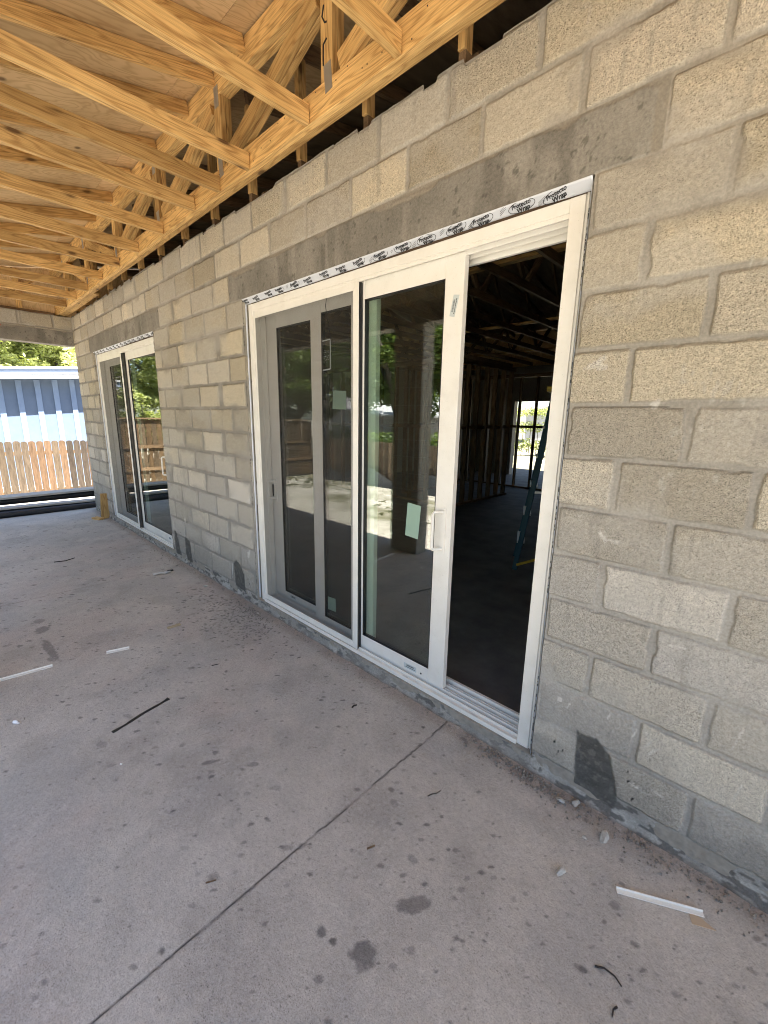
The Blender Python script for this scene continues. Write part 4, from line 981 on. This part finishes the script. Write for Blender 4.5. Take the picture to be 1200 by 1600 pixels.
# ------------------------------------------------------------------ fences
def fence_mat():
    m = mat('fence_wood', rough=.9, spec=.15); n = N(m); at = n.n('VertexColor', layer_name='tone'); co = n.objco((9, 9, 1.3))
    f = n.noise(co, 3, 5, .65); g_ = n.noise(n.objco((60, 60, 3)), 2, 3)
    c = n.mixc(1.0, at.outputs['Color'], n.ramp(f, [(.25, (.55, .52, .5)), (.5, (1, 1, 1)), (.75, (1.35, 1.3, 1.25))]), 'MULTIPLY')
    c = n.mixc(.5, c, n.ramp(g_, [(.3, (.5, .5, .5)), (.7, (1.2, 1.2, 1.2))]), 'MULTIPLY')
    n.set('Base Color', c); return m
G['fence'] = fence_mat()
def fence(p0, p1, ztop, zbot, label, face=1, rails=(.3, .85), dog=True, seed=1, cap=False, tones=((.42, .24, .15), (.30, .21, .15), (.36, .27, .20), (.24, .18, .135))):
    p0 = Vector((*p0, 0)); p1 = Vector((*p1, 0)); u = (p1 - p0).normalized(); L = (p1 - p0).length; ang = math.atan2(u.y, u.x)
    t = thing('wood_fence', (p0.x, p0.y, zbot), label, 'fence', rz=ang); mw = Matrix.Translation((p0.x, p0.y, 0)) @ Matrix.Rotation(ang, 4, 'Z')
    rr = random.Random(seed); mb = MB(); cols = []; x = 0
    while x < L:
        wd = .136 + rr.uniform(-.004, .004); zt = ztop + rr.uniform(-.012, .012); lean = rr.uniform(-.006, .006)
        if dog: out = [(x, zbot), (x + wd, zbot), (x + wd + lean, zt - .045), (x + wd - .012 + lean, zt - .018), (x + wd - .04 + lean, zt), (x + .04 + lean, zt), (x + .012 + lean, zt - .018), (x + lean, zt - .045)]
        else: out = [(x, zbot), (x + wd, zbot), (x + wd + lean, zt), (x + lean, zt)]
        nv = len(mb.v); y_ = rr.uniform(-.004, .004); mb.prism(out, -.008 + y_, .008 + y_); base_ = rr.choice(tones); b_ = rr.uniform(.75, 1.25)
        cols += [tuple(q_ * b_ for q_ in base_) + (1,)] * (len(mb.v) - nv); x += wd + rr.uniform(.008, .02)
    me = bpy.data.meshes.new('pickets'); me.from_pydata(mb.v, [], mb.f)
    a = me.color_attributes.new('tone', 'FLOAT_COLOR', 'POINT'); a.data.foreach_set('color', np.array(cols, np.float32).ravel())
    link('pickets', me, G['fence'], t, mw)
    H = ztop - zbot
    for f_ in rails:
        z = zbot + H * f_; link('rail', MB().box(0, L, -.05 * face if face > 0 else .01, -.01 if face > 0 else .05, z - .045, z + .045).mesh('rail'), G['old_shaded_pine'], t, mw)
    if cap: link('cap_rail', MB().box(0, L, -.07, .07, ztop + .015, ztop + .055).mesh('cap_rail'), G['old_shaded_pine'], t, mw)
    x = 0
    while x <= L:
        ya, yb = (-.14, -.052) if face > 0 else (.052, .14)
        link('post', MB().box(x - .045, x + .045, ya, yb, zbot, ztop - .02).mesh('post', .004), G['old_shaded_pine'], t, mw); x += 2.4
fence((-12.9, 9), (-12.9, -1.35), .86, -.62, 'brown picket fence with rounded tops before the blue building', face=1, rails=(.15, .8), tones=((.105, .068, .042), (.072, .056, .040), (.088, .067, .046), (.050, .040, .031)))
fence((-12.9, -1.4), (-12.9, -8.0), 1.40, -.62, 'taller board fence with a cap rail, continuing beyond the picket fence', face=-1, rails=(.3, .62), dog=False, seed=4, cap=True, tones=((.11, .07, .038), (.14, .085, .045), (.085, .06, .038)))
fence((-12.9, -8.05), (6, -8.05), .80, -.75, 'weathered board fence along the far side of the yard', face=1, rails=(.2, .8), dog=False, seed=6, tones=((.26, .19, .13), (.20, .15, .105), (.33, .24, .16)))

# black silt cloth slumped on the yard fence
U, V = np.meshgrid(np.linspace(-11.5, -3.5, 70), np.linspace(0, 1, 8), indexing='ij')
zt_ = -.42 + .38 * np.abs(np.sin(U * 1.15)) ** 1.4
Ps = np.stack([U, -7.9 + .45 * (1 - V) + .08 * fb(U, V, 2, 3, 911), -.60 + (zt_ + .60) * V], -1)
o = link('silt_fence', sheet_mesh('silt_fence', Ps, np.ones(U.shape + (4,))), G['dark'], label='slumped black silt cloth along the yard fence', cat='silt fence'); o.modifiers.new('t', 'SOLIDIFY').thickness = .004

# ------------------------------------------------------------------ blue building
G['blue'] = noisy('blue_siding', (.105, .145, .215), (.125, .17, .245), 3, .75, .003)
G['batten'] = noisy('blue_batten', (.17, .235, .35), (.20, .27, .39), 3, .75, .003)
G['bluetrim'] = mat('blue_trim', (.30, .37, .50), .6)
bb = thing('blue_building', (-15.3, 1, -.6), 'blue board and batten building with a white and pale blue eave behind the picket fence', 'building')
WX = -15.2
def rake(y): return 2.50 + .085 * (y - 0.0)
MB().prism([(-1.74, -.7), (9, -.7), (9, rake(9)), (-1.74, rake(-1.74))], -.08, .08).go('wall', G['blue'], bb, mw=Matrix.Translation((WX - .1, 0, 0)) @ Matrix.Rotation(R(90), 4, 'Z'))
bt = MB(); y = -1.7
while y < 8.9:
    w_ = .13 if True else .1; bt.prism([(y, -.7), (y + w_, -.7), (y + w_, rake(y) - .08), (y, rake(y) - .08)], -.019, .012); y += .415
bt.go('batten', G['batten'], bb, mw=Matrix.Translation((WX, 0, 0)) @ Matrix.Rotation(R(90), 4, 'Z'))
MB().prism([(-1.9, -.7), (-1.74, -.7), (-1.74, rake(-1.74)), (-1.9, rake(-1.9))], .1, 6).go('side_wall', G['blue'], bb, mw=Matrix.Translation((WX, 0, 0)) @ Matrix.Rotation(R(90), 4, 'Z'))
for nm, z0, z1, x0, m_ in (('soffit_trim', -.065, .05, .40, G['white']), ('fascia', .05, .20, .43, G['bluetrim']), ('drip_edge', .20, .25, .47, G['white'])):
    MB().prism([(-2.2, rake(-2.2) + z0), (9.3, rake(9.3) + z0), (9.3, rake(9.3) + z1), (-2.2, rake(-2.2) + z1)], -.02, .02).go(nm, m_, bb, mw=Matrix.Translation((WX + x0, 0, 0)) @ Matrix.Rotation(R(90), 4, 'Z'))
MB().prism([(-2.2, rake(-2.2) + .04), (9.3, rake(9.3) + .04), (9.3, rake(9.3) + .22), (-2.2, rake(-2.2) + .22)], -6, .0).go('roof', G['white'], bb, mw=Matrix.Translation((WX + .375, 0, 0)) @ Matrix.Rotation(R(90), 4, 'Z') @ Matrix.Scale(-1, 4, (0, 1, 0)) if False else Matrix.Translation((WX + .375, 0, 0)) @ Matrix.Rotation(R(90), 4, 'Z') @ Matrix.Translation((0, 6.0, 0)))

# neighbour's house across the yard (seen in the door glass) and shed behind
def gable_house(x, y, rz, w_, d_, ze, zp, label, wc, rc):
    t = thing('neighbour_house', (x, y, -.7), label, 'house', rz=rz); mw = Matrix.Translation((x, y, 0)) @ Matrix.Rotation(rz, 4, 'Z')
    MB().prism([(-w_ / 2, -.8), (w_ / 2, -.8), (w_ / 2, ze), (0, zp), (-w_ / 2, ze)], -d_ / 2, d_ / 2).go('wall', wc, t, mw=mw)
    sl = math.atan2(zp - ze, w_ / 2); rf = MB()
    for s in (-1, 1):
        o = w_ / 2 + .5; a = [(0, zp + .06), (s * o, zp + .06 - math.tan(sl) * o), (s * o, zp + .18 - math.tan(sl) * o), (0, zp + .18)]
        rf.prism(a, -d_ / 2 - .4, d_ / 2 + .4)
    rf.go('roof', rc, t, mw=mw)
    for xx in (-w_ * .2, w_ * .22):
        f = MB().box(xx - .5, xx + .5, -d_ / 2 - .04, d_ / 2 + .04, .6, 1.5).go('window', G['white'], t, mw=mw); MB().box(xx - .42, xx + .42, -d_ / 2 - .05, d_ / 2 + .05, .68, 1.42).go('pane', G['dark'], f, mw=mw)
G['shingle'] = noisy('grey_shingle', (.26, .26, .27), (.42, .42, .43), 9, .9, .01); G['stucco'] = noisy('grey_stucco', (.26, .25, .24), (.34, .33, .32), 6, .9)
gable_house(-22.5, -23, R(25), 11, 9, 1.7, 2.9, 'grey gabled neighbour house across the yard', G['stucco'], G['shingle'])
gable_house(-9, -27, R(5), 9, 8, 1.7, 2.7, 'second grey roofed house across the yard, farther right', G['stucco'], G['shingle'])
G['pale'] = noisy('pale_stucco', (.30, .30, .29), (.38, .375, .36), 4, .9)
gable_house(-13.2, 42, R(20), 12, 8, 2.2, 3.8, 'pale house behind the hedge beyond the rear doorway', G['pale'], G['shingle'])

# ------------------------------------------------------------------ trees
def leaf_mat(name, c1, c2, c3):
    m = bpy.data.materials.new(name); m.use_nodes = True; n = N(m)
    at = n.n('VertexColor', layer_name='tone'); oi = n.n('ObjectInfo')
    c = n.ramp(at.outputs['Color'], [(.0, c1), (.5, c2), (1., c3)])
    n.set('Base Color', c); n.b.inputs['Roughness'].default_value = .55; n.b.inputs['Specular IOR Level'].default_value = .3
    tl = n.n('BsdfTranslucent'); n.l(n.mixc(1.0, c, (1.3, 1.35, .7), 'MULTIPLY'), tl.inputs[0])
    ms = n.n('MixShader'); ms.inputs[0].default_value = .35; n.l(n.b.outputs[0], ms.inputs[1]); n.l(tl.outputs[0], ms.inputs[2]); n.l(ms.outputs[0], m.node_tree.nodes['Material Output'].inputs[0]); return m
G['leaf'] = leaf_mat('oak_leaves', (.05, .075, .02), (.10, .15, .035), (.20, .25, .065))
G['leaf2'] = leaf_mat('yellow_green_leaves', (.13, .15, .055), (.29, .32, .115), (.50, .52, .23))
G['dryleaf'] = leaf_mat('dry_weeds', (.08, .085, .045), (.16, .16, .085), (.28, .26, .16))
G['bark'] = noisy('bark', (.06, .05, .04), (.14, .12, .10), 12, .95, .02)
def leaves_mesh(name, centers, rads, per, size, seed, long=1.6):
    r = np.random.default_rng(seed); C = np.repeat(centers, per, 0); Rr = np.repeat(rads, per, 0)[:, None]
    n = len(C); d = r.normal(size=(n, 3)); d /= np.linalg.norm(d, axis=1)[:, None]
    p = C + d * Rr * (r.random((n, 1)) ** .45) * np.array([1, 1, .75])
    a = r.normal(size=(n, 3)); a[:, 2] *= .6; a /= np.linalg.norm(a, axis=1)[:, None]; b = np.cross(a, r.normal(size=(n, 3))); b /= np.linalg.norm(b, axis=1)[:, None]
    s = size * r.uniform(.6, 1.3, (n, 1)); V = np.stack([p - a * s * long, p + b * s * .6, p + a * s * long, p - b * s * .6], 1).reshape(-1, 3)
    me = bpy.data.meshes.new(name); me.vertices.add(n * 4); me.vertices.foreach_set('co', V.astype(np.float32).ravel())
    me.loops.add(n * 4); me.loops.foreach_set('vertex_index', np.arange(n * 4, dtype=np.int32)); me.polygons.add(n); me.polygons.foreach_set('loop_start', np.arange(0, n * 4, 4, dtype=np.int32)); me.update(calc_edges=True)
    tone = np.repeat(np.repeat(r.random(len(centers)) * .6, per) + r.random(n) * .4, 4); at = me.color_attributes.new('tone', 'FLOAT_COLOR', 'POINT')
    at.data.foreach_set('color', np.repeat(tone[:, None], 4, 1).astype(np.float32).ravel()); return me
def tree(x, y, zb, ht, cr, seed, label, mt='leaf', nclump=70, per=130, size=.085, trunkfrac=.4, group=None):
    r = random.Random(seed); t = thing('broadleaf_tree', (x, y, zb), label, 'tree', group)
    tb = MB(); cz = zb + ht * .66; tips = []
    base_ = [(x + .1 * k * r.uniform(-1, 1), y + .1 * k * r.uniform(-1, 1), zb + ht * trunkfrac * k / 4) for k in range(5)]
    tb.tube(base_, [ht * .035 * (1 - .1 * k) for k in range(5)], 8)
    for k in range(9):
        a = 2 * math.pi * k / 9 + r.uniform(-.3, .3); L = cr * r.uniform(.6, .95); p = Vector(base_[-1 if k % 2 else -2]); e = Vector((x + L * math.cos(a), y + L * math.sin(a), cz + ht * r.uniform(-.12, .25)))
        m_ = p.lerp(e, .5) + Vector((r.uniform(-.2, .2), r.uniform(-.2, .2), ht * .06)); tb.tube([p, m_, e], [ht * .016, ht * .01, ht * .004], 6); tips += [m_, e]
    tb.go('trunk', G['bark'], t, smooth=True)
    rg_ = np.random.default_rng(seed); c_ = []
    for q_ in range(nclump):
        if q_ < len(tips): c_.append(tips[q_]); continue
        d = rg_.normal(size=3); d /= np.linalg.norm(d); rad = rg_.random() ** .4
        c_.append((x + d[0] * cr * rad, y + d[1] * cr * rad, cz + d[2] * ht * .34 * rad))
    c_ = np.array([tuple(v) for v in c_]); link('crown', leaves_mesh('crown', c_, rg_.uniform(.10, .22, len(c_)) * cr, per, size, seed), G[mt], t)
TG = 'trees around the site'
tree(-21, 2.6, -.7, 7.5, 3.4, 1, 'sunlit yellow-green tree behind the blue building beside the wall corner', 'leaf2', 120, 260, .07, group=TG)
tree(-19.5, -1.2, -.7, 7.0, 3.2, 2, 'drooping yellow-green tree behind the blue building at the left edge', 'leaf2', 120, 260, .07, group=TG)
tree(-26, .6, -.7, 10, 4.5, 3, 'taller tree farther behind the blue building', 'leaf2', 110, 200, .10, group=TG)
tree(-24, 7.5, -.7, 9, 4.5, 13, 'tree behind the blue building hidden by the wall', 'leaf', 80, 120, .12, group=TG)
tree(-11.0, -11.0, -.8, 7.5, 3.2, 4, 'dense green tree over the board fence, reflected in the near door', 'leaf', 110, 200, .07, group=TG)
tree(-16.5, -10.0, -.8, 6.5, 3.0, 5, 'bushy green tree beyond the yard corner, reflected in the far door', 'leaf', 110, 200, .07, group=TG)
tree(-17.5, -5.0, -.8, 6.0, 2.7, 6, 'round green tree behind the tall board fence, reflected in the far door', 'leaf2', 110, 220, .06, group=TG)
tree(-14.5, -16, -.8, 9.5, 4.2, 7, 'tall tree standing before the grey neighbour house', 'leaf', 100, 170, .09, group=TG)
tree(-6.5, -13, -.8, 8.5, 3.4, 8, 'dark tree over the fence right of the neighbour house', 'leaf', 100, 170, .08, group=TG)
tree(-1.5, -14, -.8, 8, 3.4, 9, 'tree across the yard behind the camera', 'leaf', 80, 120, .10, group=TG)
tree(-30, -26, -.8, 12, 6, 10, 'large distant tree behind the neighbour house', 'leaf', 90, 120, .16, group=TG)
def hedge(x0, x1, y, zb, zt, label, seed, mt='leaf', per=900, d=.6):
    n = int((x1 - x0) / .45); rg_ = np.random.default_rng(seed)
    c_ = np.array([(x0 + (i + .5) * .45, y + rg_.uniform(-.2, .2), zb + (zt - zb) * f + rg_.uniform(-.1, .1)) for i in range(n) for f in (.25, .6, .85)])
    t = thing('hedge', ((x0 + x1) / 2, y, zb), label, 'hedge')
    link('foliage', leaves_mesh('foliage', c_, rg_.uniform(.35, .55, len(c_)), per // 6, .05, seed), G[mt], t)
    st = MB()
    for i in range(n): st.tube([(x0 + (i + .5) * .45, y, zb), (x0 + (i + .5) * .45, y + .05, zb + (zt - zb) * .7)], .02, 5)
    st.go('stem', G['bark'], t)
hedge(-12.5, -2, -8.9, -.8, 1.15, 'green hedge just behind the yard board fence', 21)
for hx, hy_, sd_ in ((-14.6, -2.6, 41), (-15.2, -4.4, 42), (-14.8, -6.3, 43)):
    tree(hx, hy_, -.7, 3.2, 1.25, sd_, 'low leafy shrub behind the tall board fence, %s' % {41: 'nearest the blue building', 42: 'middle of three', 43: 'farthest from the blue building'}[sd_], 'leaf2', 50, 260, .05, .15, group=TG)
hedge(-16, 2, 22, -.6, 2.4, 'bright green hedge seen through the rear doorway', 22, 'leaf2')
# weeds in the yard
wd_ = np.random.default_rng(3); n_ = 700; cx = wd_.uniform(-12, 3, n_); cy = -3.9 - wd_.random(n_) ** .8 * 3.9
keep_ = fb(cx, cy, .9, 3, 921) > .47; cc_ = np.stack([cx, cy, np.full(n_, -.43) - .16 * ss(-3.5, -8, cy)], -1)[keep_]
link('weeds', leaves_mesh('weeds', cc_, np.full(len(cc_), .07), 12, .028, 31, 2.2), G['dryleaf'], kind='stuff', label='low weeds scattered over the sandy yard', cat='weeds')
